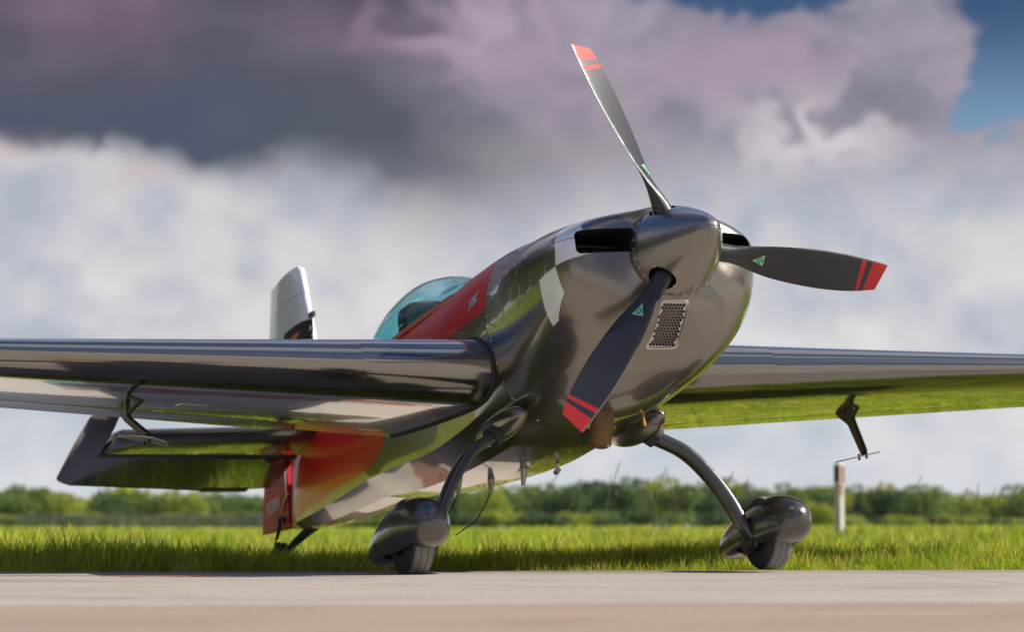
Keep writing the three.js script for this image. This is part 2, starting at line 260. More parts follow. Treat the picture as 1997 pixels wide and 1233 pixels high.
// fuselage: half sections, ten control points each [z, y] from the crown to the keel
const ST = [
  [-0.100, [[0, .205], [.07, .193], [.132, .157], [.178, .103], [.204, .03], [.200, -.05], [.165, -.122], [.117, -.169], [.06, -.196], [0, -.205]]],
  [-0.112, [[0, .215], [.09, .203], [.17, .165], [.23, .105], [.25, .02], [.235, -.07], [.19, -.14], [.13, -.19], [.07, -.22], [0, -.228]]],
  [-0.135, [[0, .214], [.13, .196], [.27, .158], [.345, .095], [.36, 0], [.335, -.10], [.275, -.18], [.19, -.24], [.10, -.275], [0, -.283]]],
  [-0.170, [[0, .222], [.16, .200], [.325, .160], [.42, .090], [.432, -.01], [.405, -.13], [.335, -.22], [.235, -.285], [.125, -.322], [0, -.332]]],
  [-0.230, [[0, .232], [.18, .206], [.36, .164], [.468, .090], [.478, -.03], [.45, -.165], [.38, -.27], [.272, -.345], [.145, -.388], [0, -.40]]],
  [-0.350, [[0, .250], [.20, .222], [.385, .178], [.502, .092], [.512, -.045], [.482, -.20], [.415, -.32], [.31, -.408], [.17, -.458], [0, -.472]]],
  [-0.600, [[0, .290], [.205, .262], [.40, .205], [.515, .098], [.525, -.055], [.495, -.22], [.435, -.35], [.335, -.455], [.19, -.525], [0, -.545]]],
  [-0.900, [[0, .335], [.205, .308], [.395, .225], [.492, .105], [.503, -.05], [.475, -.22], [.425, -.36], [.338, -.472], [.2, -.555], [0, -.585]]],
  [-1.240, [[0, .395], [.20, .360], [.375, .265], [.44, .13], [.464, -.04], [.437, -.22], [.392, -.37], [.325, -.475], [.2, -.545], [0, -.565]]],
  [-1.600, [[0, .425], [.19, .385], [.36, .280], [.425, .14], [.447, -.04], [.438, -.22], [.405, -.43], [.335, -.515], [.235, -.575], [0, -.588]]],
  [-1.900, [[0, .440], [.185, .398], [.345, .285], [.42, .13], [.438, -.05], [.43, -.22], [.405, -.452], [.328, -.52], [.235, -.578], [0, -.588]]],
  [-2.080, [[0, .335], [.18, .335], [.325, .295], [.415, .12], [.43, -.05], [.424, -.22], [.40, -.456], [.32, -.52], [.23, -.573], [0, -.583]]],
  [-3.160, [[0, .325], [.17, .325], [.31, .290], [.335, .15], [.345, 0], [.342, -.15], [.322, -.366], [.25, -.43], [.17, -.482], [0, -.492]]],
  [-3.640, [[0, .325], [.15, .325], [.255, .290], [.268, .17], [.275, .05], [.275, -.1], [.260, -.314], [.198, -.362], [.13, -.408], [0, -.417]]],
  [-3.745, [[0, .440], [.135, .425], [.238, .365], [.258, .22], [.265, .05], [.265, -.1], [.248, -.305], [.19, -.352], [.125, -.396], [0, -.404]]],
  [-4.560, [[0, .430], [.075, .405], [.15, .320], [.19, .19], [.207, .05], [.212, -.08], [.200, -.276], [.155, -.308], [.1, -.340], [0, -.347]]],
  [-5.360, [[0, .380], [.03, .350], [.07, .280], [.1, .18], [.12, .08], [.133, -.03], [.130, -.219], [.1, -.240], [.065, -.262], [0, -.267]]],
  [-5.740, [[0, .300], [.02, .280], [.03, .230], [.036, .15], [.04, .05], [.046, -.03], [.052, -.172], [.042, -.186], [.03, -.198], [0, -.202]]],
];
const STX = ST.map((s) => s[0]);
const half = (x) => ST[0][1].map((_, i) => [hermite(STX, ST.map((s) => s[1][i][0]), x), hermite(STX, ST.map((s) => s[1][i][1]), x)]);
function cr(P, s, sharp) {                                   // Catmull-Rom along the half section, mirrored at both ends; straight between chines
  const n = P.length - 1, i = Math.min(n - 1, Math.floor(s)), t = s - i;
  const at = (k) => k < 0 ? [-P[-k][0], P[-k][1]] : k > n ? [-P[2 * n - k][0], P[2 * n - k][1]] : P[k];
  const p0 = at(i - 1), p1 = at(i), p2 = at(i + 1), p3 = at(i + 2), out = [0, 0];
  for (const c of [0, 1]) {
    const round = 0.5 * (2 * p1[c] + (p2[c] - p0[c]) * t + (2 * p0[c] - 5 * p1[c] + 4 * p2[c] - p3[c]) * t * t + (3 * p1[c] - p0[c] - 3 * p2[c] + p3[c]) * t * t * t);
    out[c] = i >= 5 ? lerp(round, lerp(p1[c], p2[c], t), sharp) : round;
  }
  return out;
}
const sharpAt = (x) => sstep(-1.35, -1.65, x);
function hull(x, s) { const sg = s > 9 ? -1 : 1, [z, y] = cr(half(x), sg < 0 ? 18 - s : s, sharpAt(x)); return V3(x, y, z * sg); }
function ring(x, per = 6) { const P = half(x), k = sharpAt(x), r = []; for (let i = 0; i < 18 * per; i++) { const s = i / per, sg = s > 9 ? -1 : 1, [z, y] = cr(P, sg < 0 ? 18 - s : s, k); r.push(V3(x, y, z * sg)); } return r; }
function hullAt(x, y, lo = 0, hi = 9) { let a = lo, b = hi; for (let i = 0; i < 40; i++) { const m = (a + b) / 2; hull(x, m).y > y ? a = m : b = m; } return (a + b) / 2; }
function hullNormal(x, s) { const u = hull(x + 0.004, s).sub(hull(x - 0.004, s)), v = hull(x, s + 0.02).sub(hull(x, s - 0.02)), n = u.cross(v).normalize(); const p = hull(x, s); return n.dot(V3(0, p.y + 0.05, p.z)) < 0 ? n.negate() : n; }
const span = (a, b, n) => Array.from({ length: n + 1 }, (_, i) => lerp(a, b, i / n));
function sideUV(g) {                                         // paint sheet laid on from the side
  const p = g.attributes.position, uv = new Float32Array(p.count * 2);
  for (let i = 0; i < p.count; i += 3) { const zc = p.getZ(i) + p.getZ(i + 1) + p.getZ(i + 2), h = zc >= 0 ? 0.5 : 0; for (let k = 0; k < 3; k++) { uv[2 * (i + k)] = (p.getX(i + k) - SX0) / SXL; uv[2 * (i + k) + 1] = h + clamp01((p.getY(i + k) - SY0) / SYL) * 0.5; } }
  g.setAttribute('uv', new THREE.BufferAttribute(uv, 2)); return g;
}
const fuselage = part('fuselage', sideUV(loft([...span(-1.2435, -1.9, 14), ...span(-1.92, -2.1, 8), ...span(-2.2, -3.62, 12), ...span(-3.64, -3.76, 6), ...span(-3.82, -5.74, 22)].map((x) => ring(x)), true, true, 0.42)), matScheme);

// cowling: one solid, inlets and oil cooler cut out, then sawn into an upper and a lower half
const ev = new Evaluator(); ev.attributes = ['position', 'normal']; ev.useGroups = true;
const brush = (g, m) => { const q = g.index ? g.toNonIndexed() : g.clone(); for (const k of Object.keys(q.attributes)) if (!['position', 'normal'].includes(k)) q.deleteAttribute(k); q.clearGroups(); const b = new Brush(mergeVertices(q), m); b.updateMatrixWorld(); return b; };
const box = (x0, x1, y0, y1, z0, z1) => new THREE.BoxGeometry(x1 - x0, y1 - y0, z1 - z0).translate((x0 + x1) / 2, (y0 + y1) / 2, (z0 + z1) / 2);
const GR = { c: V3(-0.183, -0.3245, 0.008), n: V3(0.798, -0.603, 0).normalize(), v: V3(0.603, 0.798, 0).normalize(), u: V3(0, 0, -1) };   // oil cooler opening: right, up and outward axes
const grPt = (a, b, d) => GR.c.clone().addScaledVector(GR.u, a).addScaledVector(GR.v, b).addScaledVector(GR.n, d);
const grLift = (() => { const N = 8, A = 0.10, B = 0.15, t = []; for (let j = 0; j <= N; j++) for (let i = 0; i <= N; i++) { const a = lerp(-A, A, i / N), b = lerp(-B, B, j / N); let lo = -0.06, hi = 0.06; for (let k = 0; k < 22; k++) { const m = (lo + hi) / 2, p = grPt(a, b, m); let inside = p.x < -0.101; if (inside) { const P = half(p.x); let s0 = 5, s1 = 9; for (let q = 0; q < 18; q++) { const sm = (s0 + s1) / 2; cr(P, sm, 0)[0] > Math.abs(p.z) ? s0 = sm : s1 = sm; } inside = p.y > cr(P, s0, 0)[1]; } inside ? lo = m : hi = m; } t.push(lo); } return (a, b) => { const x = clamp01((a + A) / (2 * A)) * N, y = clamp01((b + B) / (2 * B)) * N, i = Math.min(N - 1, Math.floor(x)), j = Math.min(N - 1, Math.floor(y)), f = x - i, g = y - j, q = (I, J) => t[J * (N + 1) + I]; return lerp(lerp(q(i, j), q(i + 1, j), f), lerp(q(i, j + 1), q(i + 1, j + 1), f), g); }; })();
const grLoop = (k) => { const pts = [], w = 0.070 * k, h = 0.122 * k + (k < 1 ? 0.004 : 0), r = 0.022; for (const [sx, sy, a0] of [[1, 1, 0], [-1, 1, 90], [-1, -1, 180], [1, -1, 270]]) for (let i = 0; i <= 5; i++) { const a = (a0 + i * 18) * Math.PI / 180; pts.push([sx * (w - r) + r * Math.cos(a), sy * (h - r) + r * Math.sin(a)]); } return pts.map(([a, b]) => new THREE.Vector2(a * (1 - 0.35 * b) + 0.11 * b - (a < 0 ? 0.008 : 0), b + 0.05 * a)); };
let cowl = brush(loft([-.100, -.104, -.108, -.112, -.118, -.126, -.135, -.146, -.158, -.170, -.185, -.205, -.230, -.26, -.3, -.35, -.41, -.48, -.55, -.63, -.72, -.82, -.92, -1.02, -1.12, -1.2375].map((x) => ring(x, 8)), true, true, 0.6), matScheme);
for (const sg of [1, -1]) { const g = new RoundedBoxGeometry(0.6, 0.112, 0.262, 3, 0.028).translate(-0.18, 0.046, sg * 0.306); cowl = ev.evaluate(cowl, brush(g, matVoid), SUBTRACTION); }
{ const g = new THREE.ExtrudeGeometry(new THREE.Shape(grLoop(0.93)), { depth: 0.09, bevelEnabled: false }).translate(0, 0, -0.035).applyMatrix4(new THREE.Matrix4().makeBasis(GR.u, GR.v, GR.n)).translate(GR.c.x, GR.c.y, GR.c.z); cowl = ev.evaluate(cowl, brush(toCreasedNormals(outward(mergeVertices((() => { const q = g.clone(); q.deleteAttribute('normal'); q.deleteAttribute('uv'); return q; })(), 1e-6)), 0.5), matCore), SUBTRACTION); }
const halves = {};
for (const [k, b] of [['upper', box(-2, 1, 0.0715, 1, -1, 1)], ['lower', box(-2, 1, -2, 0.0685, -1, 1)]]) { const r = ev.evaluate(cowl, brush(b, matVoid), INTERSECTION); halves[k] = r; }
for (const k of ['upper', 'lower']) { const r = halves[k], g = r.geometry.index ? r.geometry.toNonIndexed() : r.geometry; const gr = r.geometry.groups.map((q) => ({ ...q })); sideUV(g); g.clearGroups(); gr.forEach((q) => g.addGroup(q.start, q.count, q.materialIndex)); const m = part(k === 'upper' ? 'upper_cowling' : 'lower_cowling', g, r.material); halves[k] = m; }
// inside the inlets: cylinder heads with fins
for (const sg of [1, -1]) {
  const l = []; for (let i = 0; i < 14; i++) l.push(box(-0.30, -0.27, -0.01, 0.045, sg * 0.2 + sg * i * 0.0085, sg * 0.2 + sg * i * 0.0085 + 0.0035));
  l.push(box(-0.33, -0.301, -0.012, 0.05, Math.min(sg * 0.19, sg * 0.35), Math.max(sg * 0.19, sg * 0.35)), rod([-0.27, 0.055, sg * 0.2], [-0.27, 0.058, sg * 0.42], 0.008));
  part('cylinder_fins', join(l), matOlive, halves.upper);
}
// oil cooler opening with its honeycomb screen
{ const place = (g, lift) => { const q = g.index ? g.toNonIndexed() : g, p = q.attributes.position; for (let i = 0; i < p.count; i++) { const a = p.getX(i), b = p.getY(i), w = grPt(a, b, grLift(a, b) + p.getZ(i) + lift); p.setXYZ(i, w.x, w.y, w.z); } q.computeVertexNormals(); return q; };
  const fr = new THREE.Shape(grLoop(1)); fr.holes.push(new THREE.Path(grLoop(0.90)));
  part('oil_cooler_frame', place(new THREE.ExtrudeGeometry(fr, { depth: 0.003, bevelEnabled: true, bevelSize: 0.001, bevelThickness: 0.001, bevelSegments: 2 }), 0), matAlu, halves.lower);
  const inner = grLoop(0.905), sc = new THREE.Shape(inner), R = 0.0092, r = 0.0086, inside = (x, y) => { let c = false; for (let i = 0, j = inner.length - 1; i < inner.length; j = i++) { const a = inner[i], b = inner[j]; if ((a.y > y) !== (b.y > y) && x < (b.x - a.x) * (y - a.y) / (b.y - a.y) + a.x) c = !c; } return c; };
  for (let j = -9; j <= 9; j++) for (let i = -6; i <= 6; i++) { const x = (i + (j & 1 ? 0.5 : 0)) * R * 1.732, y = j * R * 1.5; let ok = true; const p = []; for (let k = 0; k < 6; k++) { const a = (k * 60 + 30) * Math.PI / 180, q = [x + r * Math.cos(a), y + r * Math.sin(a)]; p.push(new THREE.Vector2(...q)); if (!inside(q[0] * 1.02, q[1] * 1.01)) ok = false; } if (ok) sc.holes.push(new THREE.Path(p)); }
  part('honeycomb_screen', place(new THREE.ExtrudeGeometry(sc, { depth: 0.003, bevelEnabled: false }), -0.004), matAlu, halves.lower);
}
// fasteners
const screwGeo = (p, n, r = 0.0072) => { const g = new THREE.SphereGeometry(r, 10, 6).scale(1, 1, 0.45); g.applyQuaternion(new THREE.Quaternion().setFromUnitVectors(V3(0, 0, 1), n)); return g.translate(p.x, p.y, p.z); };
for (const x of [-0.345, -0.56, -0.70, -0.83, -0.96, -1.08, -1.205]) { const s = hullAt(x, 0.088, 0, 5), p = hull(x, s), n = hullNormal(x, s); part('screw', screwGeo(p, n), matSteel, halves.upper); }
for (const y of [-0.02, -0.14, -0.25, -0.345, -0.425, -0.49, -0.53]) { const x = -1.222, s = hullAt(x, y, 2, 9); part('screw', screwGeo(hull(x, s), hullNormal(x, s)), matSteel, halves.lower); }
for (const y of [-0.27, -0.47]) { const x = -1.285, s = hullAt(x, y, 2, 9); part('screw', screwGeo(hull(x, s), hullNormal(x, s)), matSteel, fuselage); }

// spinner with three holes for the blade roots
const TH0 = 0.415;
const HUB = V3(0, -0.011, -0.003);
const spin = [[-0.092, 0], [-0.092, .205], [-0.089, .2105], [-0.05, .207], [0, .1925], [.05, .175], [.10, .155], [.15, .133], [.20, .109], [.245, .085], [.28, .064], [.305, .046], [.32, .031], [.3265, .018], [.3285, 0]];
{ const pts = []; const xs = spin.map((p) => p[0]); for (let i = 0; i < 3; i++) pts.push(new THREE.Vector2(spin[i][1], spin[i][0]));
  const cv = new THREE.SplineCurve(spin.slice(2).map(([x, r]) => new THREE.Vector2(r, x))); for (const p of cv.getPoints(60).slice(1)) pts.push(new THREE.Vector2(Math.max(p.x, 0), p.y)); pts[pts.length - 1].x = 0;
  const g = new THREE.LatheGeometry(pts, 96); g.rotateZ(-Math.PI / 2);
  const gg = g.toNonIndexed(); for (const k of ['uv', 'normal']) gg.deleteAttribute(k); const solid = outward(mergeVertices(gg, 1e-5));
  let b = new Brush(toCreasedNormals(solid, 0.5), matGrey); b.geometry = mergeVertices(b.geometry); b.updateMatrixWorld();
  for (let k = 0; k < 3; k++) { const a = TH0 + k * 2 * Math.PI / 3, hole = new THREE.CylinderGeometry(0.064, 0.064, 0.2, 40).translate(0, 0.23, 0).rotateX(a); hole.scale(1, 1, 1); b = ev.evaluate(b, brush(hole, matVoid), SUBTRACTION); }
  const q = b.geometry.index ? b.geometry.toNonIndexed() : b.geometry; b.geometry.groups.forEach((r, i) => { if (!q.groups.length) q.addGroup(r.start, r.count, r.materialIndex); });
  q.translate(HUB.x, HUB.y, HUB.z); const sp = part('spinner', q, b.material);
  for (let k = 0; k < 30; k++) { const a = (k + 0.5) * 2 * Math.PI / 30, n = V3(0.06, Math.cos(a), Math.sin(a)).normalize(); part('screw', screwGeo(V3(-0.060, 0.2082 * Math.cos(a), 0.2082 * Math.sin(a)).add(HUB), n, 0.0050), matSteel, sp); }
  for (let k = 0; k < 3; k++) for (const d of [-0.34, -0.36, 0.34, 0.36]) { const a = TH0 + k * 2 * Math.PI / 3 + d, x = d % 0.04 > 0 ? 0.0 : 0.02; part('screw', screwGeo(V3(x, (0.1928 - 0.4 * x) * Math.cos(a), (0.1928 - 0.4 * x) * Math.sin(a)).add(HUB), V3(0.35, Math.cos(a), Math.sin(a)).normalize(), 0.0042), matSteel, sp); }
  part('backplate', new THREE.CylinderGeometry(0.2, 0.2, 0.012, 64).rotateZ(Math.PI / 2).translate(-0.099, HUB.y, HUB.z), matBlack, sp);
}
// propeller blades
const matBlade = phys({ color: lin(0.024, 0.025, 0.029), metalness: 0.3, roughness: 0.44, clearcoat: 0.45, clearcoatRoughness: 0.38 });
const matTip = phys({ color: lin(0.46, 0.008, 0.012), roughness: 0.5, clearcoat: 0.25, clearcoatRoughness: 0.15 });
const BR = [.12, .20, .24, .30, .38, .48, .58, .68, .78, .88, .95, 1.0];
const BCH = [.088, .086, .088, .107, .138, .163, .176, .181, .175, .157, .138, .121];
const BTH = [.084, .081, .074, .062, .049, .035, .024, .020, .016, .013, .011, .009];
const BPI = [58, 57, 54, 50, 45.5, 41, 37.5, 34.5, 31.5, 29, 27.5, 26.5];
function bladeRing(r, k, inset = 0, cut = null) {            // blade along +y, leading edge towards +z, front towards +x
  const c = hermite(BR, BCH, r), t = hermite(BR, BTH, r), b = hermite(BR, BPI, r) * Math.PI / 180, rd = sstep(0.46, 0.18, r), out = [];
  for (let i = 0; i < 36; i++) {
    const a = i / 36 * 2 * Math.PI, f = 0.5 - 0.5 * Math.cos(a), up = a < Math.PI;
    const foil = up ? 2.2 * (0.2969 * Math.sqrt(f) - 0.126 * f - 0.3516 * f * f + 0.2843 * f ** 3 - 0.1036 * f ** 4) / 1.32 * 1.7 * 0.66 : -0.28 * (0.2969 * Math.sqrt(f) - 0.126 * f - 0.3516 * f * f + 0.2843 * f ** 3 - 0.1036 * f ** 4) / 0.17 * 0.5;
    const X = lerp(foil * t * 0.75, 0.5 * t * Math.sin(a), rd), Zc = lerp((0.43 - f), 0.5 * Math.cos(a), rd) * c;
    const rr = r + (r > 0.86 ? 0.12 * (f - 0.5) * -0.35 * c * sstep(0.86, 1, r) * 8 : 0);
    out.push(V3(X * Math.cos(b) + Zc * Math.sin(b), rr, -X * Math.sin(b) + Zc * Math.cos(b)));
  }
  return out;
}
const bladeSeg = (a, b, n, ca, cb) => loft(span(a, b, n).map((r) => bladeRing(r)), ca, cb, 0.7);
function emblemTex() { const c = document.createElement('canvas'); c.width = c.height = 128; const g = c.getContext('2d'); g.fillStyle = '#10924f'; g.fillRect(0, 0, 128, 128); g.strokeStyle = '#b6f0cf'; g.lineWidth = 9; g.beginPath(); g.moveTo(6, 120); g.lineTo(122, 120); g.lineTo(64, 10); g.closePath(); g.stroke(); g.lineWidth = 7; for (const [x, y] of [[6, 120], [122, 120], [64, 10]]) { g.beginPath(); g.moveTo(64, 84); g.lineTo(x, y); g.stroke(); } const t = new THREE.CanvasTexture(c); t.colorSpace = THREE.SRGBColorSpace; t.magFilter = THREE.LinearFilter; return t; }
const matEmblem = new THREE.MeshStandardMaterial({ map: emblemTex(), roughness: 0.4 });
const matWhite = new THREE.MeshStandardMaterial({ color: lin(0.72, 0.70, 0.64), roughness: 0.45 });
const onBlade = (r, f, lift) => { const ring0 = bladeRing(r), a = Math.acos(1 - 2 * f), i = a / (2 * Math.PI) * 36, p = ring0[Math.floor(i)].clone().lerp(ring0[Math.floor(i) + 1], i % 1); const b = hermite(BR, BPI, r) * Math.PI / 180; return p.add(V3(Math.cos(b), 0, -Math.sin(b)).multiplyScalar(lift)); };
for (let k = 0; k < 3; k++) {
  const a = TH0 + k * 2 * Math.PI / 3, turn = (g) => g.scale(1, 1.014, 1).rotateX(a).translate(HUB.x, HUB.y, HUB.z);
  const bl = part('propeller_blade', turn(join([bladeSeg(.13, .885, 46, true, false), bladeSeg(.907, .932, 2, false, false)])), matBlade, plane, ['propeller blade pointing up', 'propeller blade hanging down in front of the cowling', 'propeller blade level to the right'][k]);
  part('red_band', turn(bladeSeg(.885, .907, 2, false, false)), matTip, bl);
  part('red_tip', turn(bladeSeg(.932, 1.0, 6, false, true)), matTip, bl);
  // metal strip on the outer leading edge
  const strip = loft(span(.55, .995, 24).map((r) => { const R = bladeRing(r), c = V3(0, 0, 0); const sel = [2, 1, 0, 35].map((i) => R[i].clone()); const mid = R[9].clone().add(R[27]).multiplyScalar(0.5); const o = sel.map((p) => p.clone().add(p.clone().sub(mid).setY(0).normalize().multiplyScalar(0.0012))); return [...o, ...sel.reverse().map((p) => p.lerp(mid, 0.02))]; }), true, true, 0.6);
  part('erosion_strip', turn(strip), matStrip, bl);
  const T = [[.345, .52], [.40, .28], [.405, .66]].map(([r, f]) => onBlade(r, f, 0.0025)), n = T[1].clone().sub(T[0]).cross(T[2].clone().sub(T[0])).normalize().multiplyScalar(-0.0015);
  const g = new THREE.BufferGeometry(); g.setAttribute('position', new THREE.Float32BufferAttribute([...T[0].toArray(), ...T[1].toArray(), ...T[2].toArray(), ...T[0].clone().add(n).toArray(), ...T[2].clone().add(n).toArray(), ...T[1].clone().add(n).toArray()], 3)); g.setAttribute('uv', new THREE.Float32BufferAttribute([.5, .95, .02, .03, .98, .03, .5, .95, .98, .03, .02, .03], 2)); g.computeVertexNormals();
  part('emblem', turn(g), matEmblem, bl);
}
// wings
const naca = (f) => 5 * (0.2969 * Math.sqrt(f) - 0.126 * f - 0.3516 * f * f + 0.2843 * f ** 3 - 0.1036 * f ** 4);
const LEX = -1.262, LEY = (z) => -0.228 + 0.0084 * z, TEX = (z) => -3.10 + 0.262 * z, TEY = (z) => -0.215 + 0.0084 * z, TC = (z) => lerp(0.186, 0.138, (z - 0.5) / 3.25);
const HINGE = 0.775;
const wingThick = (f) => f < 0.17 ? 0.5 * Math.sqrt(Math.max(0, 1 - (1 - f / 0.17) ** 2)) : 0.5 * (1 - Math.pow((f - 0.17) / 0.83, 1.4)) + 0.002;   // blunt nose, flat sides
function wingPt(z, f, up) { const c = LEX - TEX(z), y = wingThick(f) * TC(z) * c * (up ? 1 : -1); return [LEX - f * c, lerp(LEY(z), TEY(z), f) + y]; }
function foil(z, sg, f0, f1, n = 44) { const r = [], fs = span(0, 1, n).map((t) => { const q = 0.5 - 0.5 * Math.cos(Math.PI * (f0 === 0 ? t : 0.5 + 0.5 * t)); return f0 === 0 ? q * f1 : lerp(f0, f1, t); }); for (const f of [...fs].reverse()) { const [x, y] = wingPt(z, f, true); r.push(V3(x, y, sg * z)); } for (const f of f0 === 0 ? fs.slice(1) : fs) { const [x, y] = wingPt(z, f, false); r.push(V3(x, y, sg * z)); } return r; }
const AIL0 = 1.09, AIL1 = 3.62;
const sgName = (sg) => sg > 0 ? 'left of the picture' : 'right of the picture';
for (const sg of [1, -1]) {
  const inner = loft(span(0.25, AIL0, 3).map((z) => foil(z, sg, 0, 1)), true, true, 0.5);
  const outer = loft([...span(AIL0 + 0.0005, 3.60, 6), 3.66, 3.70].map((z, i) => foil(z, sg, 0, HINGE)), false, false, 0.5);
  const tipR = []; for (const [dz, k] of [[0, 1], [0.02, 0.86], [0.036, 0.62], [0.046, 0.3], [0.05, 0.06]]) tipR.push(foil(3.70, sg, 0, HINGE).map((p) => V3(p.x, lerp(lerp(LEY(3.7), TEY(3.7), 0.4), p.y, k), sg * (3.70 + dz))));
  const w = part('wing', join([inner, outer, loft(tipR, false, true, 0.6)]), matWing, plane, `wing reaching to the ${sgName(sg)}`);
  const ail = loft(span(AIL0 + 0.008, AIL1, 5).map((z) => { const hx = wingPt(z, HINGE, false)[0]; return foil(z, sg, HINGE + 0.012, 1, 14).map((p) => V3(p.x, p.y - 0.032 * (hx - p.x), p.z)); }), true, true, 0.5);
  part('aileron', ail, matWing, w);
  // gap seal where the wing enters the fuselage
  const seam = [], rootAt = (f, up) => { let z = 0.45; for (let k = 0; k < 4; k++) { const [x, y] = wingPt(z, f, up), xx = Math.min(x, -1.2415); z = Math.abs(hull(xx, hullAt(xx, y, 2, 9)).z); } const [x, y] = wingPt(z, f, up); seam.push([x, y, sg * (z + 0.004)]); };
  for (const f of span(0.985, 0, 22).map((t) => t * t)) rootAt(f, true); for (const f of span(0.03, 0.985, 24).map((t) => t * t)) rootAt(f, false);
  part('wing_root_seal', tube(seam, 0.011, 160, 8), matRubber, w);
  // access plate and inboard strip under the wing
  const plateAt = (z0, z1, f0, f1, th) => { const L = (z, f, o) => { const [x, y] = wingPt(z, f, false); return V3(x, y - o, sg * z); }; return loft([[L(z0, f0, th), L(z0, f1, th), L(z0, f1, -0.002), L(z0, f0, -0.002)], [L(z1, f0, th), L(z1, f1, th), L(z1, f1, -0.002), L(z1, f0, -0.002)]], true, true, 0.3); };
  part('access_plate', plateAt(1.66, 1.80, 0.50, 0.565, 0.0015), matSilver, w);
  part('access_plate', plateAt(0.53, 0.66, 0.80, 0.825, 0.0015), matAlu, w);
  // aileron spade: bracket, arm, brace and plate
  const zs = sg > 0 ? 2.03 : -1.95, sy = wingPt(2.0, 0.8, false)[1], ax = sg > 0 ? -1.72 : -1.985, ay = sg > 0 ? -0.500 : -0.520;
  const armS = new THREE.Shape(); [[-2.245, sy + 0.01], [-2.06, sy - 0.005], [-2.06, sy - 0.05], [-2.045, sy - 0.10], [ax + 0.025, ay + 0.006], [ax - 0.005, ay - 0.014], [-2.10, sy - 0.105], [-2.19, sy - 0.045]].forEach(([x, y], i) => i ? armS.lineTo(x, y) : armS.moveTo(x, y)); armS.closePath();
  for (const [x, y, r] of [[-2.115, sy - 0.03, 0.015], [-2.165, sy - 0.024, 0.010]]) { const h = new THREE.Path(); h.absellipse(x, y, r, r * 1.1, 0, Math.PI * 2); armS.holes.push(h); }
  const arm = part('aileron_spade', new THREE.ExtrudeGeometry(armS, { depth: 0.018, bevelEnabled: true, bevelSize: 0.003, bevelThickness: 0.003, bevelSegments: 2 }).translate(0, 0, zs - 0.009), matOlive, plane, `aileron spade hanging under the wing at the ${sgName(sg)}`);
  const by = wingPt(2.0, 0.66, false)[1];
  part('spade_brace', join([rod([-2.06, sy - 0.075, zs], [-1.86, by - 0.004, zs - sg * 0.05], 0.011, 0.014), new THREE.SphereGeometry(0.016, 12, 8).translate(-1.86, by - 0.006, zs - sg * 0.05)]), matOlive, arm);
  const pc = V3(ax, ay - 0.016, zs), pn = V3(0.10, 1, sg * -0.2).normalize();
  const ps = new THREE.Shape(); [[-0.085, -0.125], [0.04, -0.08], [0.085, 0], [0.04, 0.08], [-0.085, 0.125], [-0.07, 0]].forEach(([x, z], i) => i ? ps.lineTo(x, z) : ps.moveTo(x, z)); ps.closePath();
  const pg = new THREE.ExtrudeGeometry(ps, { depth: 0.004, bevelEnabled: true, bevelSize: 0.001, bevelThickness: 0.001, bevelSegments: 1 }).rotateX(Math.PI / 2).applyQuaternion(new THREE.Quaternion().setFromUnitVectors(V3(0, 1, 0), pn)).translate(pc.x, pc.y, pc.z);
  part('spade_plate', pg, matAlu, arm);
  for (const d of [-0.05, 0.03]) part('bolt', rod([pc.x + d, pc.y - 0.02 - 0.1 * d, pc.z], [pc.x + d, pc.y + 0.012 - 0.1 * d, pc.z], 0.007), matBlack, arm);
}
// tailplane and elevators
const SX = (z) => -4.80 - 0.11 * z;
const tailFoil = (z, sg, x0, x1, tc, y0, droop) => { const n = 18, r = [], c = x0 - x1; for (let i = 0; i <= n; i++) { const f = 0.5 + 0.5 * Math.cos(Math.PI * i / n); r.push([x0 - f * c, f]); } const top = r.map(([x, f]) => [x, 1, f]), bot = r.slice(0, -1).reverse().map(([x, f]) => [x, -1, f]); return [...top, ...bot].map(([x, s, f]) => V3(x, y0(x) + s * droop(x, f), sg * z)); };
const SY = 0.245, HX = -5.36, EY = (x) => SY + (x - HX) * (x < HX ? 0.20 : 0.164);
for (const sg of [1, -1]) {
  const st = loft([0.04, 0.3, 0.6, 0.9, 1.2, 1.31, 1.335, 1.345].map((z, i) => { const k = [1, 1, 1, 1, 1, 1, 0.7, 0.25][i], x0 = SX(z) - (i > 5 ? 0.02 * (i - 5) : 0), c = x0 - (-5.85); return tailFoil(z, sg, x0, HX + 0.008, 1, () => SY, (x, f) => k * 0.052 * (1 - 0.12 * z) * (naca(Math.min(1, (x0 - x) / c)) / 0.5) + 0.002); }), true, true, 0.5);
  part('horizontal_stabilizer', st, matTail, plane, `tailplane half towards the ${sgName(sg)}`);
  const TEe = (z) => -6.09 + 0.12 * Math.min(z, 1.5);
  const thick = (x) => 0.040 * clamp01((x + 6.0) / 0.62) * 1 + 0.003;
  const el = loft([0.10, 0.5, 0.9, 1.362].map((z) => tailFoil(z, sg, HX - 0.008, z < 0.2 ? -5.98 : TEe(z), 1, EY, (x, f) => Math.min(thick(x), 0.003 + 0.04 * Math.sqrt(Math.max(0, HX - x) / 0.05)))), true, false, 0.5);
  const horn = loft([1.362, 1.42, 1.47, 1.51, 1.525].map((z, i) => { const x0 = -4.80 - 0.02 * i, k = [1, 1, .9, .6, .2][i]; return tailFoil(z, sg, x0, TEe(z) - (i > 1 ? -0.03 * (i - 1) : 0), 1, EY, (x, f) => k * Math.min(thick(x), 0.003 + 0.04 * Math.sqrt(clamp01((x0 - x) / 0.25)))); }), true, true, 0.5);
  const e = part('elevator', join([el, horn]), matTail, plane, `elevator half towards the ${sgName(sg)}, trailing edge drooping`);
  part('trim_tab', box(-6.06, -5.99, EY(-6.02) - 0.006, EY(-6.02) + 0.004, sg > 0 ? 0.25 : -0.55, sg > 0 ? 0.55 : -0.25), matOlive, e);
}
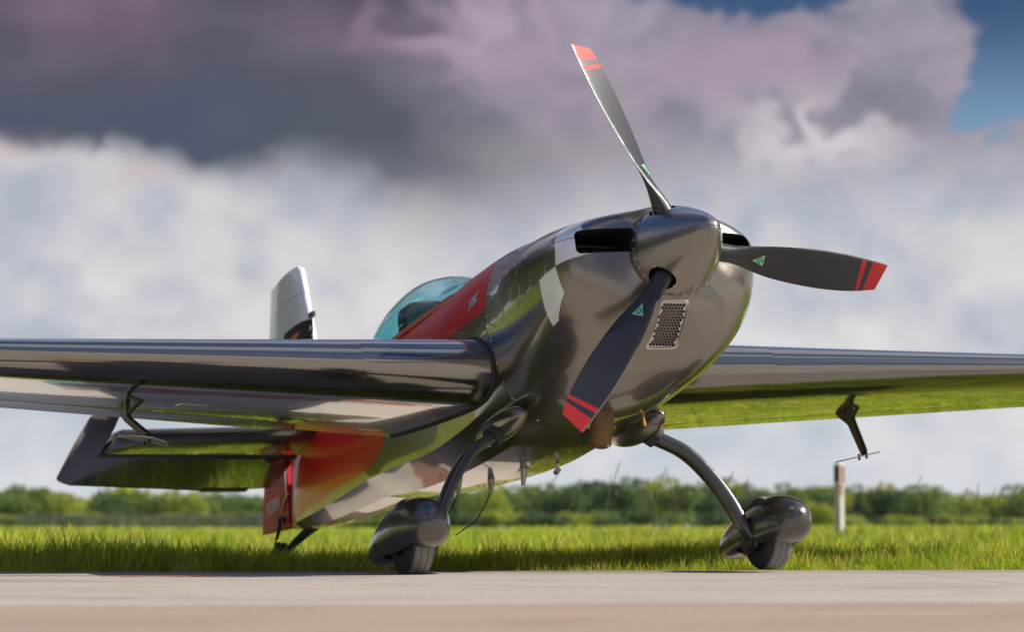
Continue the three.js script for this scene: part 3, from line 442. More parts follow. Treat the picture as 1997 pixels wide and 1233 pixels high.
// fin and rudder
const FLX = (y) => lerp(-5.01, -5.383, (y - 0.3) / 1.133), FTX = (y) => lerp(-6.53, -6.035, (y + 0.07) / 1.51), RH = -5.782;
const finRing = (y, x0, x1, k = 1) => { const L = FLX(Math.max(y, 0.3)), T = FTX(y), n = 20, r = []; const half = (x) => { const f = clamp01((L - x) / (L - T)); return k * (0.058 * naca(f) / 0.5 + 0.0025); }; for (let i = 0; i <= n; i++) { const x = lerp(x1, x0, 0.5 - 0.5 * Math.cos(Math.PI * i / n)); r.push(V3(x, y, half(x))); } for (let i = n - 1; i > 0; i--) { const x = lerp(x1, x0, 0.5 - 0.5 * Math.cos(Math.PI * i / n)); r.push(V3(x, y, -half(x))); } return r; };
const GAPY = 1.235;
const fin = part('fin', loft(span(0.28, GAPY - 0.004, 8).map((y) => finRing(y, FLX(y), RH + 0.006)), true, true, 0.5), matFin, plane);
{ const low = loft(span(0.10, 0.62, 4).map((y) => finRing(y, RH - 0.006, FTX(y))), true, true, 0.5);
  const bottom = loft([0.0995, 0.0, -0.08, -0.15].map((y, i) => { const x1 = FTX(y), r = finRing(y, RH - 0.006, x1); return i === 3 ? r.map((p) => V3(p.x, p.x < -5.9 ? lerp(-0.155, -0.085, clamp01((p.x + 5.9) / (x1 + 5.9))) : -0.155, p.z)) : r.map((p) => V3(p.x, Math.max(p.y, -1), p.z)); }).map((r) => r), true, true, 0.5);
  const rud = part('rudder', join([low, bottom]), matRedDull, plane, 'rudder, red with white lettering below and silver above');
  const mid = loft(span(0.621, GAPY - 0.001, 5).map((y) => finRing(y, RH - 0.006, FTX(y))), true, false, 0.5), top = loft([GAPY, 1.32, 1.40, 1.43, 1.442].map((y, i) => finRing(y, FLX(y) - (i > 2 ? 0.02 * (i - 2) : 0), FTX(y), [1, 1, 1, .7, .25][i])), true, true, 0.5);
  part('rudder_upper_skin', join([mid, top]), matFin, rud);
  part('hinge_strip', box(-5.835, -5.80, -0.14, 0.23, 0.040, 0.062).translate(0, 0, -0.012), matSilver, rud);
  part('hinge_pin', join([rod([-5.86, 0.0, 0.055], [-5.72, 0.03, 0.068], 0.007), rod([-5.93, -0.05, 0.05], [-5.86, 0.0, 0.055], 0.006)]), matSteel, rud);
  // dark swoosh with an orange streak low on the fin
  const skin = (xa, xb, yl, yh, n, mat, name, lift) => { const pos = [], idx = [], m = 10; for (let i = 0; i <= n; i++) for (let q = 0; q <= m; q++) { const x = lerp(xa, xb, i / n), y = lerp(yl(i / n), yh(i / n), q / m), f = clamp01((FLX(y) - x) / (FLX(y) - FTX(y))); pos.push(x, y, 0.058 * naca(f) / 0.5 + 0.0025 + lift); if (i < n && q < m) { const a = i * (m + 1) + q; idx.push(a, a + m + 1, a + 1, a + 1, a + m + 1, a + m + 2); } } const g = new THREE.BufferGeometry(); g.setAttribute('position', new THREE.Float32BufferAttribute(pos, 3)); g.setIndex(idx); g.computeVertexNormals(); part(name, g, mat, fin); };
  const dull = phys({ color: lin(0.022, 0.024, 0.03), roughness: 0.6, specularIntensity: 0.5, side: THREE.DoubleSide });
  skin(-5.72, -5.215, (t) => 0.60, (t) => 0.80 + 0.245 * Math.sqrt(Math.sin(Math.min(1, t * 5 + 0.02) * 1.57)), 60, dull, 'fin_swoosh', 0.0015);
  skin(-5.66, -5.34, (t) => lerp(0.90, 0.985, t) - 0.03 * Math.sin(t * 3.1), (t) => lerp(0.93, 0.985, t) + 0.025 * Math.sin(t * 3.1), 24, phys({ color: lin(0.62, 0.16, 0.03), roughness: 0.45, side: THREE.DoubleSide }), 'orange_streak', 0.003);
  part('mast_antenna', box(-5.275, -5.20, 1.055, 1.085, -0.012, 0.012), matBlack, fin);
  const font = await new FontLoader().loadAsync('fonts/droid/droid_sans_regular.typeface.json');
  const tg = new TextGeometry('N330KM', { font, size: 0.080, depth: 0.002, curveSegments: 4 }); tg.computeBoundingBox(); const bw = tg.boundingBox.max.x; tg.scale(0.335 / bw, 1, 1);
  const p = tg.attributes.position; for (let i = 0; i < p.count; i++) { const x = p.getX(i) - 6.345 - 0.05 * p.getY(i), y = p.getY(i) + 0.004 - 0.03 * p.getX(i); const f = clamp01((FLX(0.3) - x) / (FLX(0.3) - FTX(y))); p.setXYZ(i, x, y, 0.058 * naca(f) / 0.5 + 0.0035 + p.getZ(i)); } tg.computeVertexNormals();
  part('registration_lettering', tg, matWhite, rud);
}
// canopy, sill, seat
{ const CX = [-1.915, -1.98, -2.12, -2.3, -2.5, -2.75, -3.0, -3.25, -3.45, -3.58, -3.67, -3.72], CW = [.285, .30, .31, .316, .318, .318, .315, .300, .280, .255, .232, .210], CH = [.12, .122, .13, .16, .232, .322, .358, .348, .300, .235, .170, .115];
  const rg = (x, o = 0) => span(0, Math.PI, 32).map((a) => { const w = hermite(CX, CW, x) + o, h = hermite(CX, CH, x) + o; return V3(x, 0.300 + h * Math.pow(Math.sin(a), 0.86), w * Math.cos(a)); });
  const g = loft(span(-1.915, -3.72, 44).map((x) => rg(x)), false, false, 1, false);
  const can = part('canopy', g, matGlass, plane, 'clear teal tinted bubble canopy');
  for (const x of [-3.728]) part('canopy_frame', new THREE.TubeGeometry(new THREE.CatmullRomCurve3(rg(-3.72, 0.003).map((p) => V3(x, p.y, p.z))), 60, 0.014, 8), matRed, can);
  for (const sg of [1, -1]) part('canopy_sill', new THREE.TubeGeometry(new THREE.CatmullRomCurve3(span(-1.93, -3.71, 20).map((x) => V3(x, 0.302, sg * (hermite(CX, CW, x) + 0.004)))), 60, 0.017, 8), matRed, can);
  part('cockpit_tub', box(-3.62, -2.1, 0.30, 0.332, -0.24, 0.24), matBlack);
  part('instrument_panel', new THREE.CylinderGeometry(0.24, 0.24, 0.12, 40, 1, false, 0, Math.PI).rotateZ(Math.PI / 2).rotateX(Math.PI / 2 * 0).scale(1, 0.72, 1).rotateX(Math.PI).translate(-2.16, 0.325, 0), matBlack);
  const seat = []; for (const [x, w, h] of [[-3.05, .19, .22], [-3.10, .19, .24], [-3.22, .18, .25], [-3.27, .16, .24]]) seat.push(span(0, 2 * Math.PI, 28).slice(0, -1).map((a) => V3(x, 0.34 + h * 0.5 + h * 0.5 * Math.sign(Math.sin(a)) * Math.pow(Math.abs(Math.sin(a)), 0.6), w * Math.sign(Math.cos(a)) * Math.pow(Math.abs(Math.cos(a)), 0.6))));
  part('seat', loft(seat, true, true, 0.6), new THREE.MeshStandardMaterial({ color: lin(0.012, 0.016, 0.02), roughness: 0.7 }));
}
// undercarriage
const legPath = [[0.35, -0.545, -1.37], [0.441, -0.592, -1.35], [0.565, -0.668, -1.315], [0.662, -0.785, -1.28], [0.745, -0.925, -1.25], [0.80, -1.06, -1.225], [0.83, -1.115, -1.215]];
for (const sg of [1, -1]) {
  const cz = new THREE.CatmullRomCurve3(legPath.map(([z, y, x]) => V3(z, y, x))), N = 40, rings = [];
  for (let i = 0; i <= N; i++) { const t = i / N, p = cz.getPoint(t), d = cz.getTangent(t), dl = Math.hypot(d.x, d.y), nz = -d.y / dl, ny = d.x / dl, w = lerp(0.052, 0.045, t), h = lerp(0.029, 0.024, t), r = []; for (let k = 0; k < 28; k++) { const a = k / 28 * 2 * Math.PI, ca = Math.cos(a), sa = Math.sin(a), e = (v, q) => Math.sign(v) * Math.pow(Math.abs(v), q), X = w * e(ca, 0.5), Y = h * e(sa, 0.5); r.push(V3(p.z + X, p.y + ny * Y, sg * (p.x + nz * Y))); } rings.push(r); }
  part('landing_gear_leg', loft(rings, true, true, 0.6), matLeg, plane, `bowed landing gear leg to the wheel at the ${sgName(sg)}`);
  // blister over the leg root
  const bl = new THREE.SphereGeometry(1, 48, 32).scale(0.30, 0.082, 0.066); bl.rotateX(-sg * 0.62); bl.translate(-1.40, -0.522, sg * 0.362);
  part('gear_fairing', bl, matGrey, plane);
  const collar = loft([0, 1].map((q) => span(0, 2 * Math.PI, 28).slice(0, -1).map((a) => V3(-1.352 + 0.066 * Math.cos(a), -0.568 - 0.022 * q + 0.042 * Math.sin(a), sg * (0.405 + 0.035 * q + 0.03 * Math.sin(a))))), true, true, 0.6);
  part('gear_fairing_collar', collar, matRubber, plane);
  const C = V3(-1.2135, -1.0945, sg * 0.926), up = V3(0.1876, 0.9822, -0.01);
  const prof = [[.085, -.058], [.115, -.066], [.150, -.063], [.170, -.052], [.178, -.040], [.1797, -.022], [.1797, -.0195], [.173, -.0185], [.173, -.0165], [.1797, -.0155], [.180, 0], [.1797, .0155], [.173, .0165], [.173, .0185], [.1797, .0195], [.1797, .022], [.178, .040], [.170, .052], [.150, .063], [.115, .066], [.085, .058]].map(([r, y]) => new THREE.Vector2(r, y));
  const flat = (g) => { const p = g.attributes.position; const b = V3(); for (let i = 0; i < p.count; i++) { b.fromBufferAttribute(p, i); const dn = -b.dot(up); if (dn > 0.1775) b.addScaledVector(up, dn - 0.1775); p.setXYZ(i, b.x, b.y, b.z); } g.computeVertexNormals(); return g; };
  const side = (g) => g.rotateX(Math.PI / 2);
  const wh = part('main_wheel', side(new THREE.CylinderGeometry(0.088, 0.088, 0.09, 48)).translate(C.x, C.y, C.z), matOlive, plane, `main wheel at the ${sgName(sg)}`);
  const tg = flat(side(new THREE.LatheGeometry(prof, 96))), walls = [], tread = []; { const q = tg.toNonIndexed(), p = q.attributes.position; for (let i = 0; i < p.count; i += 3) { const zc = Math.abs(p.getZ(i) + p.getZ(i + 1) + p.getZ(i + 2)) / 3; (zc < 0.045 ? tread : walls).push(i); } const pick = (l) => { const g = new THREE.BufferGeometry(); for (const k of ['position', 'normal']) { const a = q.attributes[k].array, o = new Float32Array(l.length * 9); l.forEach((i, j) => o.set(a.subarray(i * 3, i * 3 + 9), j * 9)); g.setAttribute(k, new THREE.BufferAttribute(o, 3)); } return g.translate(C.x, C.y, C.z); }; part('tyre', pick(walls), matRubber, wh); part('tread', pick(tread), matTread, wh); }
  // wheel pant: egg with the bottom cut open round the tyre
  const PX = [-0.855, -0.865, -0.892, -0.938, -1.0, -1.08, -1.17, -1.27, -1.37, -1.47, -1.56, -1.625, -1.662, -1.675], PW = [.004, .030, .064, .090, .106, .115, .118, .115, .107, .096, .083, .070, .052, .024], PT = [-1.062, -1.035, -1.005, -.975, -.95, -.932, -.925, -.929, -.942, -.963, -.990, -1.018, -1.043, -1.068], PB = [-1.07, -1.10, -1.13, -1.158, -1.176, -1.182, -1.180, -1.175, -1.168, -1.162, -1.156, -1.150, -1.143, -1.125];
  const pr = span(-0.855, -1.675, 60).map((x) => { const w = hermite(PX, PW, x), t = hermite(PX, PT, x), b = hermite(PX, PB, x), m = lerp(b, t, 0.44), r = []; for (let k = 0; k < 48; k++) { const a = k / 48 * 2 * Math.PI, ca = Math.cos(a), sa = Math.sin(a), q = sa > 0 ? 0.95 : 0.62; r.push(V3(x, m + (sa > 0 ? t - m : m - b) * Math.sign(sa) * Math.pow(Math.abs(sa), q), sg * 0.932 + w * Math.sign(ca) * Math.pow(Math.abs(ca), sa > 0 ? 0.9 : 0.8))); } return r; });
  let pb = brush(loft(pr, true, true, 0.7), matPant);
  const arch = new THREE.CylinderGeometry(0.205, 0.205, 0.17, 56).rotateX(Math.PI / 2).translate(C.x, C.y - 0.02, C.z);
  pb = ev.evaluate(pb, brush(arch, matVoid), SUBTRACTION);
  pb = ev.evaluate(pb, brush(box(-1.275, -1.17, -1.3, -1.02, Math.min(sg * 0.70, sg * 0.86), Math.max(sg * 0.70, sg * 0.86)), matVoid), SUBTRACTION);
  const pq = pb.geometry.index ? pb.geometry.toNonIndexed() : pb.geometry; pq.setAttribute('uv', new THREE.BufferAttribute(new Float32Array(pq.attributes.position.count * 2), 2)); if (pq !== pb.geometry) { pq.clearGroups(); pb.geometry.groups.forEach((r) => pq.addGroup(r.start, r.count, r.materialIndex)); }
  const pant = part('wheel_pant', pq, pb.material, plane, `wheel pant over the wheel at the ${sgName(sg)}`);
  part('screw', screwGeo(V3(-1.45, -1.09, sg * 0.932 + 0.099), V3(0, 0, 1), 0.010), matBlack, pant);
  part('brake', join([rod([C.x - 0.02, C.y - 0.02, C.z - sg * 0.075], [C.x - 0.02, C.y - 0.02, C.z - sg * 0.115], 0.06), rod([C.x - 0.05, C.y - 0.10, C.z - sg * 0.10], [C.x - 0.02, C.y + 0.05, C.z - sg * 0.10], 0.014), rod([C.x + 0.03, C.y - 0.07, C.z - sg * 0.09], [C.x + 0.05, C.y - 0.03, C.z - sg * 0.10], 0.012), box(C.x - 0.07, C.x - 0.02, C.y - 0.095, C.y - 0.05, C.z - sg * 0.1 - 0.012, C.z - sg * 0.1 + 0.012)]), matOlive, wh);
}
// tail wheel on its spring
{ const sp = loft(span(0, 1, 14).map((t) => { const x = lerp(-5.30, -6.10, t), y = -0.235 - 0.06 * t * t, w = lerp(0.045, 0.024, t), h = lerp(0.03, 0.014, t); return span(0, 2 * Math.PI, 16).slice(0, -1).map((a) => V3(x, y + h * Math.sin(a), w * Math.cos(a))); }), true, true, 0.7);
  const t = part('tail_wheel_spring', sp, matBlack);
  part('tail_wheel_fork', join([rod([-6.08, -0.225, 0], [-6.13, -0.32, 0], 0.02), box(-6.24, -6.1, -0.275, -0.235, -0.035, -0.025), box(-6.24, -6.1, -0.275, -0.235, 0.025, 0.035)]), matBlack, t);
  part('tail_wheel', new THREE.TorusGeometry(0.045, 0.022, 14, 36).translate(-6.22, -0.258, 0), matRubber, t);
  part('spring_bracket', box(-5.52, -5.36, -0.235, -0.205, -0.05, 0.05), matBlack, t);
  part('steering_chain', join([tube([[-5.86, -0.12, 0.06], [-5.93, -0.09, 0.065], [-5.98, -0.15, 0.06], [-6.05, -0.20, 0.06]], 0.012, 16), tube([[-6.05, -0.20, 0.06], [-6.09, -0.235, 0.06], [-6.12, -0.25, 0.05]], 0.006, 12), rod([-6.13, -0.27, 0.075], [-6.11, -0.27, -0.06], 0.006)]), matBlack, t);
}
// exhaust, belly aerials and drains
{ const pts = [[0.0, 0], [0.052, 0], [0.055, 0.003], [0.055, 0.26], [0.050, 0.26], [0.050, 0.01]].map(([r, y]) => new THREE.Vector2(r, y));
  const ex = new THREE.CylinderGeometry(0.0535, 0.0535, 0.24, 40, 1, true), rim = new THREE.TorusGeometry(0.0535, 0.003, 8, 40).rotateX(Math.PI / 2).translate(0, -0.12, 0), cap = new THREE.SphereGeometry(0.052, 32, 10, 0, Math.PI * 2, Math.PI / 2, Math.PI / 2).scale(1, 0.5, 1).translate(0, -0.119, 0);
  const heat = dataTex(256, 256, (u, v, c) => { const n = 0.5 + 0.5 * fbm(u * 14, v * 6, 2, 4), s = clamp01(v + 0.35 * (n - 0.5)); c[0] = toB(lerp(0.20, 0.10, s) * (0.75 + 0.5 * n)); c[1] = toB(lerp(0.125, 0.078, s) * (0.75 + 0.5 * n)); c[2] = toB(lerp(0.055, 0.06, s) * (0.75 + 0.5 * n)); }, true);
  const g = join([ex, rim, cap]); g.rotateZ(0.42 - Math.PI * 0).rotateZ(-0.9); g.translate(-0.885, -0.600, 0.055);
  part('exhaust_pipe', g, new THREE.MeshStandardMaterial({ map: heat, metalness: 0.85, roughness: 0.42 }));
  const ant = (x, y, z, len) => { const a = part('belly_aerial', join([rod([x, y, z], [x - 0.03, y - 0.085, z], 0.021, 0.010, 14), new THREE.CylinderGeometry(0.045, 0.045, 0.006, 24).scale(1.1, 1, 0.6).translate(x, y - 0.001, z)]), matAlu, plane); if (len) part('aerial_wire', tube([[x - 0.03, y - 0.08, z], [x - 0.14, y - 0.135, z], [x - 0.235, y - 0.17, z], [x - 0.262, y - 0.18, z], [x - 0.3, y - 0.184, z], [x - 0.58, y - 0.20, z]], 0.0035, 40, 6), matBlack, a); };
  ant(-2.47, -0.548, 0.0, 1); ant(-2.50, -0.545, 0.17, 1); ant(-2.09, -0.58, -0.03, 0);
  part('fuel_drain', join([rod([-1.95, -0.585, -0.16], [-1.97, -0.625, -0.16], 0.01), rod([-1.95, -0.62, -0.16], [-1.99, -0.625, -0.16], 0.014)]), matSteel);
  part('drain_tube', join([rod([-1.18, -0.57, 0.02], [-1.2, -0.655, 0.02], 0.009), rod([-1.18, -0.57, -0.05], [-1.2, -0.65, -0.05], 0.008), rod([-1.17, -0.60, 0.03], [-1.16, -0.60, -0.09], 0.006)]), matBlack);
  part('drain_valve', join([rod([-1.55, -0.50, 0.345], [-1.56, -0.535, 0.355], 0.012), rod([-1.55, -0.52, 0.335], [-1.56, -0.522, 0.375], 0.007)]), matBlack);
  part('fuel_fitting', join([rod([-0.98, -0.545, -0.20], [-0.98, -0.605, -0.20], 0.008), rod([-0.98, -0.59, -0.20], [-0.98, -0.612, -0.20], 0.012)]), new THREE.MeshStandardMaterial({ color: lin(0.55, 0.33, 0.12), metalness: 1, roughness: 0.35 }));
}
scene.fog = new THREE.FogExp2(new THREE.Color().setRGB(0.62, 0.70, 0.80), 0.00007);
// ------------------------------------------------------------------ grass, stems, post, trees, fence, marks
const where = (px) => px < 0 ? 'beyond the left border' : px < 130 ? 'at the left border, under the far left wing' : px < 260 ? 'under the tip of the tailplane' : px < 400 ? 'under the middle of the tailplane' : px < 520 ? 'just left of the red rudder' : px < 640 ? 'behind the red rudder and tail wheel' : px < 740 ? 'just left of the left wheel pant' : px < 880 ? 'behind the left wheel pant' : px < 1000 ? 'behind the aerial wires under the belly' : px < 1120 ? 'below the exhaust pipe' : px < 1250 ? 'between the wheels, under the cowling' : px < 1400 ? 'inside the bend of the right gear leg' : px < 1500 ? 'behind the lower right gear leg' : px < 1620 ? 'above the right wheel pant' : px < 1700 ? 'around the marker post' : px < 1800 ? 'a little right of the marker post' : px < 1900 ? 'far right, under the right wing' : px < 1998 ? 'at the right border' : 'beyond the right border';
const F_PX = 5403.9, atPx = (px, d) => (px - 998.5) / F_PX * d, hiPx = (py, d) => (1035 - py) / F_PX * d + 0.2026;   // sizes read off the photograph at a chosen distance
function tuftGeo(seed, blades, hgt, spread, wid, lean = 0.5) {
  const r = rng(seed), pos = [], nor = [], idx = [];
  for (let i = 0; i < blades; i++) {
    const a = r() * 6.283, rad = spread * Math.sqrt(r()), bx = Math.cos(a) * rad, bz = Math.sin(a) * rad, h = hgt * (0.45 + 0.65 * r()), l = lean * h * (0.2 + r()), d = r() * 6.283, w = wid * (0.6 + 0.7 * r()), q = r() * 6.283;
    const cx = Math.cos(q) * w, cz = Math.sin(q) * w, s = pos.length / 3;
    for (const [t, k] of [[0, 1], [0.4, 0.85], [0.75, 0.5], [1, 0]]) { const x = bx + Math.cos(d) * l * t * t, z = bz + Math.sin(d) * l * t * t, y = h * (t - 0.12 * t * t); if (k) { pos.push(x - cx * k, y, z - cz * k, x + cx * k, y, z + cz * k); } else pos.push(x, y, z); }
    idx.push(s, s + 1, s + 2, s + 1, s + 3, s + 2, s + 2, s + 3, s + 4, s + 3, s + 5, s + 4, s + 4, s + 5, s + 6);
  }
  const g = new THREE.BufferGeometry(); g.setAttribute('position', new THREE.Float32BufferAttribute(pos, 3)); g.setIndex(idx); g.computeVertexNormals(); return g;
}
const matGrass = phys({ color: lin(1, 1, 1), roughness: 0.95, side: THREE.DoubleSide, transmission: 0.5, thickness: 0, specularIntensity: 0.5 });
const grassTints = [[.40, .49, .025], [.28, .40, .022], [.54, .55, .04], [.22, .33, .02], [.55, .47, .11], [.37, .48, .022]];
function grassBatch(name, geo, count, seed, area, scale, label) {
  const r = rng(seed), m = shadowed(new THREE.InstancedMesh(geo, matGrass, count)), M = new THREE.Matrix4(), q = new THREE.Quaternion(), c = new THREE.Color();
  let n = 0, guard = 0;
  while (n < count && guard++ < count * 6) {
    const [x, z] = area(r); if (z > EDGE(x) - 0.02 + 0.05 * noise3(x * 3.1, 2, z) || inPad(x, z)) continue;
    const patch = fbm(x * 0.9, z * 0.9, 3.1, 3), near = lerp(0.5, 1, sstep(0.0, 0.42, EDGE(x) - z + 0.12 * noise3(x * 2.3, 7, z))), s = scale(r, x, z) * near * (1 + 0.5 * patch);
    q.setFromAxisAngle(V3(0, 1, 0), r() * 6.283); M.compose(V3(x, -0.06 + rise(x, z), z), q, V3(s, s * (0.85 + 0.4 * r()), s)); m.setMatrixAt(n, M);
    const t = grassTints[Math.min(5, Math.floor(clamp01(r() * 0.8 + 0.25 * patch + 0.1) * 6))], k = 0.68 + 0.85 * r(); c.setRGB(t[0] * k, t[1] * k, t[2] * k); m.setColorAt(n, c); n++;
  }
  m.count = n; m.name = name; m.userData.kind = 'stuff'; tag(m, label, 'grass'); scene.add(m); return m;
}
const band = (d0, d1, w) => (r) => { const d = d0 + (d1 - d0) * r(), x = (r() * 2 - 1) * (d * 0.20 + w); return [x, -d]; };
grassBatch('grass', tuftGeo(1, 13, 0.155, 0.055, 0.0036, 0.55), 15000, 21, band(13.4, 16.6, 1.2), (r) => 0.6 + 0.75 * r(), 'bright green lawn grass growing along the pavement edge');
grassBatch('grass', tuftGeo(2, 14, 0.152, 0.10, 0.005, 0.5), 16000, 22, band(16.4, 27, 3), (r) => 0.65 + 0.75 * r(), 'green grass of the field just behind the airplane');
grassBatch('grass', tuftGeo(3, 16, 0.15, 0.24, 0.010, 0.5), 22000, 23, band(27, 62, 5), (r) => 0.85 + 0.5 * r(), 'green grass of the middle field');
grassBatch('grass', tuftGeo(4, 16, 0.20, 0.6, 0.022, 0.5), 20000, 24, band(62, 150, 10), (r) => 0.9 + 0.5 * r(), 'pale green grass of the far field');
{ const r = rng(77); grassBatch('grass', tuftGeo(5, 14, 0.21, 0.12, 0.006, 0.5), 16000, 25, (q) => [q() < 0.5 ? -3 - 13 * q() : 3.5 + 14 * q(), -13 - 18 * q()], (q) => 0.8 + 0.5 * q(), 'green grass beside the airplane beyond both wings'); }
// thin seeding stems that rise above the grass
{ const stems = []; const matStem = new THREE.MeshStandardMaterial({ color: lin(0.20, 0.17, 0.085), roughness: 0.9 });
  const mk = (seed, lean) => { const r = rng(seed), p = [[0, 0, 0], [lean * 0.12, 0.35, 0.01], [lean * 0.38, 0.72, 0.02], [lean * 0.62, 0.98, 0.0]]; const head = []; for (let i = 0; i < 16; i++) { const t = 0.68 + 0.32 * i / 16, cv = new THREE.CatmullRomCurve3(p.map((q) => V3(...q))), c = cv.getPoint(t), a = r() * 6.28; head.push(rod([c.x, c.y, c.z], [c.x + 0.02 * Math.cos(a) + lean * 0.02, c.y + 0.045, c.z + 0.02 * Math.sin(a)], 0.004, 0.001, 4)); } return join([tube(p, 0.0035, 18, 5), ...head]); };
  const G = [mk(1, 0.5), mk(2, -0.35), mk(3, 0.8), mk(4, 0.15)];
  const spots = [[1083, 925, 26, 2], [1130, 935, 28, 0], [1205, 905, 27, 0], [1190, 930, 30, 3], [1240, 940, 26, 2], [1262, 935, 29, 0], [1285, 930, 27, 3], [1295, 915, 26, 0], [1303, 925, 28, 1], [1270, 960, 24, 1], [1318, 940, 25, 0], [1345, 950, 27, 2], [1425, 920, 24, 0], [1455, 935, 26, 0], [1620, 955, 25, 0], [1712, 940, 25, 2], [1790, 930, 25, 2], [1882, 950, 24, 0], [1905, 945, 26, 3], [1935, 955, 25, 0], [1950, 955, 27, 0], [1978, 950, 25, 2], [122, 1010, 18, 1], [146, 1015, 18, 0]];
  const first = {};
  spots.forEach(([px, top, d, k], i) => { const x = atPx(px, d), h = hiPx(top, d) + 0.06; const m = shadowed(new THREE.Mesh(G[k], matStem)); m.name = numbered('grass_stem'); m.position.set(x - [0.5, -0.35, 0.8, 0.15][k] * 0.45 * h, -0.06 + rise(x, -d), -d); m.scale.set(h * 0.8, h, h * 0.8); tag(m, `thin brown seeding grass stem ${where(px)}`, 'grass stem', 'seeding stems above the grass'); scene.add(m); }); }
// marker post
{ const d = 40, x = atPx(1635, d), y0 = -0.06 + rise(x, -d), H = hiPx(905, d) - y0;
  const p = thing('marker_post', 'white square marker post with dark box and red stripe behind the right wheel', 'post', [x, y0, -d]); p.rotation.y = 0.75;
  const w = 0.105; mesh('post', new RoundedBoxGeometry(w, H * 0.78, w, 2, 0.008).translate(0, H * 0.39, 0), new THREE.MeshStandardMaterial({ color: lin(0.52, 0.52, 0.50), roughness: 0.8 }), p);
  mesh('post_head', new RoundedBoxGeometry(w * 1.12, H * 0.26, w * 1.12, 2, 0.01).translate(0, H * 0.87, 0), new THREE.MeshStandardMaterial({ color: lin(0.58, 0.59, 0.58), roughness: 0.7 }), p);
  mesh('dark_lens', box(-w * 0.60, -w * 0.555, H * 0.78, H * 0.96, -w * 0.42, w * 0.42), matBlack, p).rotation.y = 0;
  const redM = new THREE.MeshStandardMaterial({ color: lin(0.34, 0.12, 0.09), roughness: 0.6 });
  mesh('red_stripe', box(-w * 0.40, w * 0.05, H * 0.60, H * 0.74, w * 0.49, w * 0.515), redM, p); mesh('red_stripe', box(-w * 0.3, w * 0.45, H * 0.755, H * 0.97, w * 0.555, w * 0.585), redM, p); }
// trees and bushes of the tree line
const LEAFG = (() => { const g = new THREE.BufferGeometry(); return g; })();
function crownGeo(seed, lobes, leaves, flat, size) {          // leaf sprays through the volume of several lobes; unit height 1, unit width 1
  const r = rng(seed), L = [], pos = [], idx = [];
  for (let i = 0; i < lobes; i++) { const a = r() * 6.283, q = i ? 0.28 * Math.sqrt(r()) : 0; L.push([Math.cos(a) * q, 0.42 + (r() - 0.42) * 0.52 * (i ? 1 : 0), Math.sin(a) * q, 0.17 + 0.13 * r()]); }
  for (let i = 0; i < leaves; i++) {
    const l = L[Math.floor(r() * lobes)], u = r() * 2 - 1, a = r() * 6.283, s = Math.sqrt(1 - u * u), k = l[3] * (0.55 + 0.5 * Math.sqrt(r())), x = l[0] + s * Math.cos(a) * k, y = l[1] + u * k * flat, z = l[2] + s * Math.sin(a) * k;
    const w = size * (0.6 + 0.9 * r()), A = V3(r() - .5, r() - .5, r() - .5).normalize().multiplyScalar(w), B = V3(r() - .5, r() - .5, r() - .5).cross(A).normalize().multiplyScalar(w * 0.7), o = pos.length / 3;
    pos.push(x - A.x, y - A.y, z - A.z, x + B.x, y + B.y, z + B.z, x + A.x, y + A.y, z + A.z, x - B.x, y - B.y, z - B.z); idx.push(o, o + 1, o + 2, o, o + 2, o + 3);
  }
  let lo = 9, hi = -9; for (let i = 1; i < pos.length; i += 3) { lo = Math.min(lo, pos[i]); hi = Math.max(hi, pos[i]); }
  for (let i = 1; i < pos.length; i += 3) pos[i] = 0.12 + 0.88 * (pos[i] - lo) / (hi - lo);
  const g = new THREE.BufferGeometry(); g.setAttribute('position', new THREE.Float32BufferAttribute(pos, 3)); g.setIndex(idx); g.computeVertexNormals(); return g;
}
const CROWNS = [crownGeo(31, 7, 1500, 0.85, 0.040), crownGeo(32, 10, 1700, 0.8, 0.034), crownGeo(33, 5, 1300, 1.0, 0.042), crownGeo(34, 12, 1800, 0.7, 0.034), crownGeo(35, 8, 420, 0.75, 0.045)];
const TRUNK = (() => { const l = [rod([0, 0, 0], [0.01, 0.42, 0], 0.032, 0.018, 8)]; const r = rng(5); for (let i = 0; i < 6; i++) { const a = i * 1.05 + r(), h = 0.28 + 0.12 * r(); l.push(rod([0.006, h, 0], [0.2 * Math.cos(a), h + 0.26 + 0.1 * r(), 0.2 * Math.sin(a)], 0.012, 0.004, 6)); } return join(l); })();
const leafMat = (r, g, b) => phys({ color: lin(r, g, b), roughness: 0.97, transmission: 0.42, thickness: 0, side: THREE.DoubleSide, specularIntensity: 0.3 });
const LEAF = { shade: leafMat(.030, .050, .024), dark: leafMat(.095, .155, .050), mid: leafMat(.19, .265, .055), light: leafMat(.36, .40, .05), blue: leafMat(.12, .185, .080) };
const matBark = new THREE.MeshStandardMaterial({ color: lin(0.09, 0.075, 0.06), roughness: 0.95 });
const HUE = { dark: 'dark green', mid: 'mid green', light: 'bright yellowish green', blue: 'bluish green' };
function tree(px, top, wpx, d, kind, hue, label, group) {
  const x = atPx(px, d), y0 = -0.06 + rise(x, -d), H = hiPx(top, d) - y0, W = wpx / F_PX * d;
  const t = thing(H > 3.6 ? 'tree' : 'bush', label, H > 3.6 ? 'tree' : 'bush', [x, y0, -d], group); t.rotation.y = px * 1.7;
  const c = mesh('crown', CROWNS[kind], LEAF[hue], t), k = mesh('trunk', TRUNK, matBark, t); const sx = W / (kind === 2 ? 0.62 : 0.82); c.scale.set(sx, H, sx); k.scale.set(Math.min(sx, H), H, Math.min(sx, H)); return t;
}
tree(212, 949, 66, 250, 4, 'dark', 'dark rounded tree with sky showing through, rising above the tree line at the left', 'tree');
tree(1092, 945, 92, 240, 1, 'dark', 'rounded dark green tree behind the nose between the two wheels');
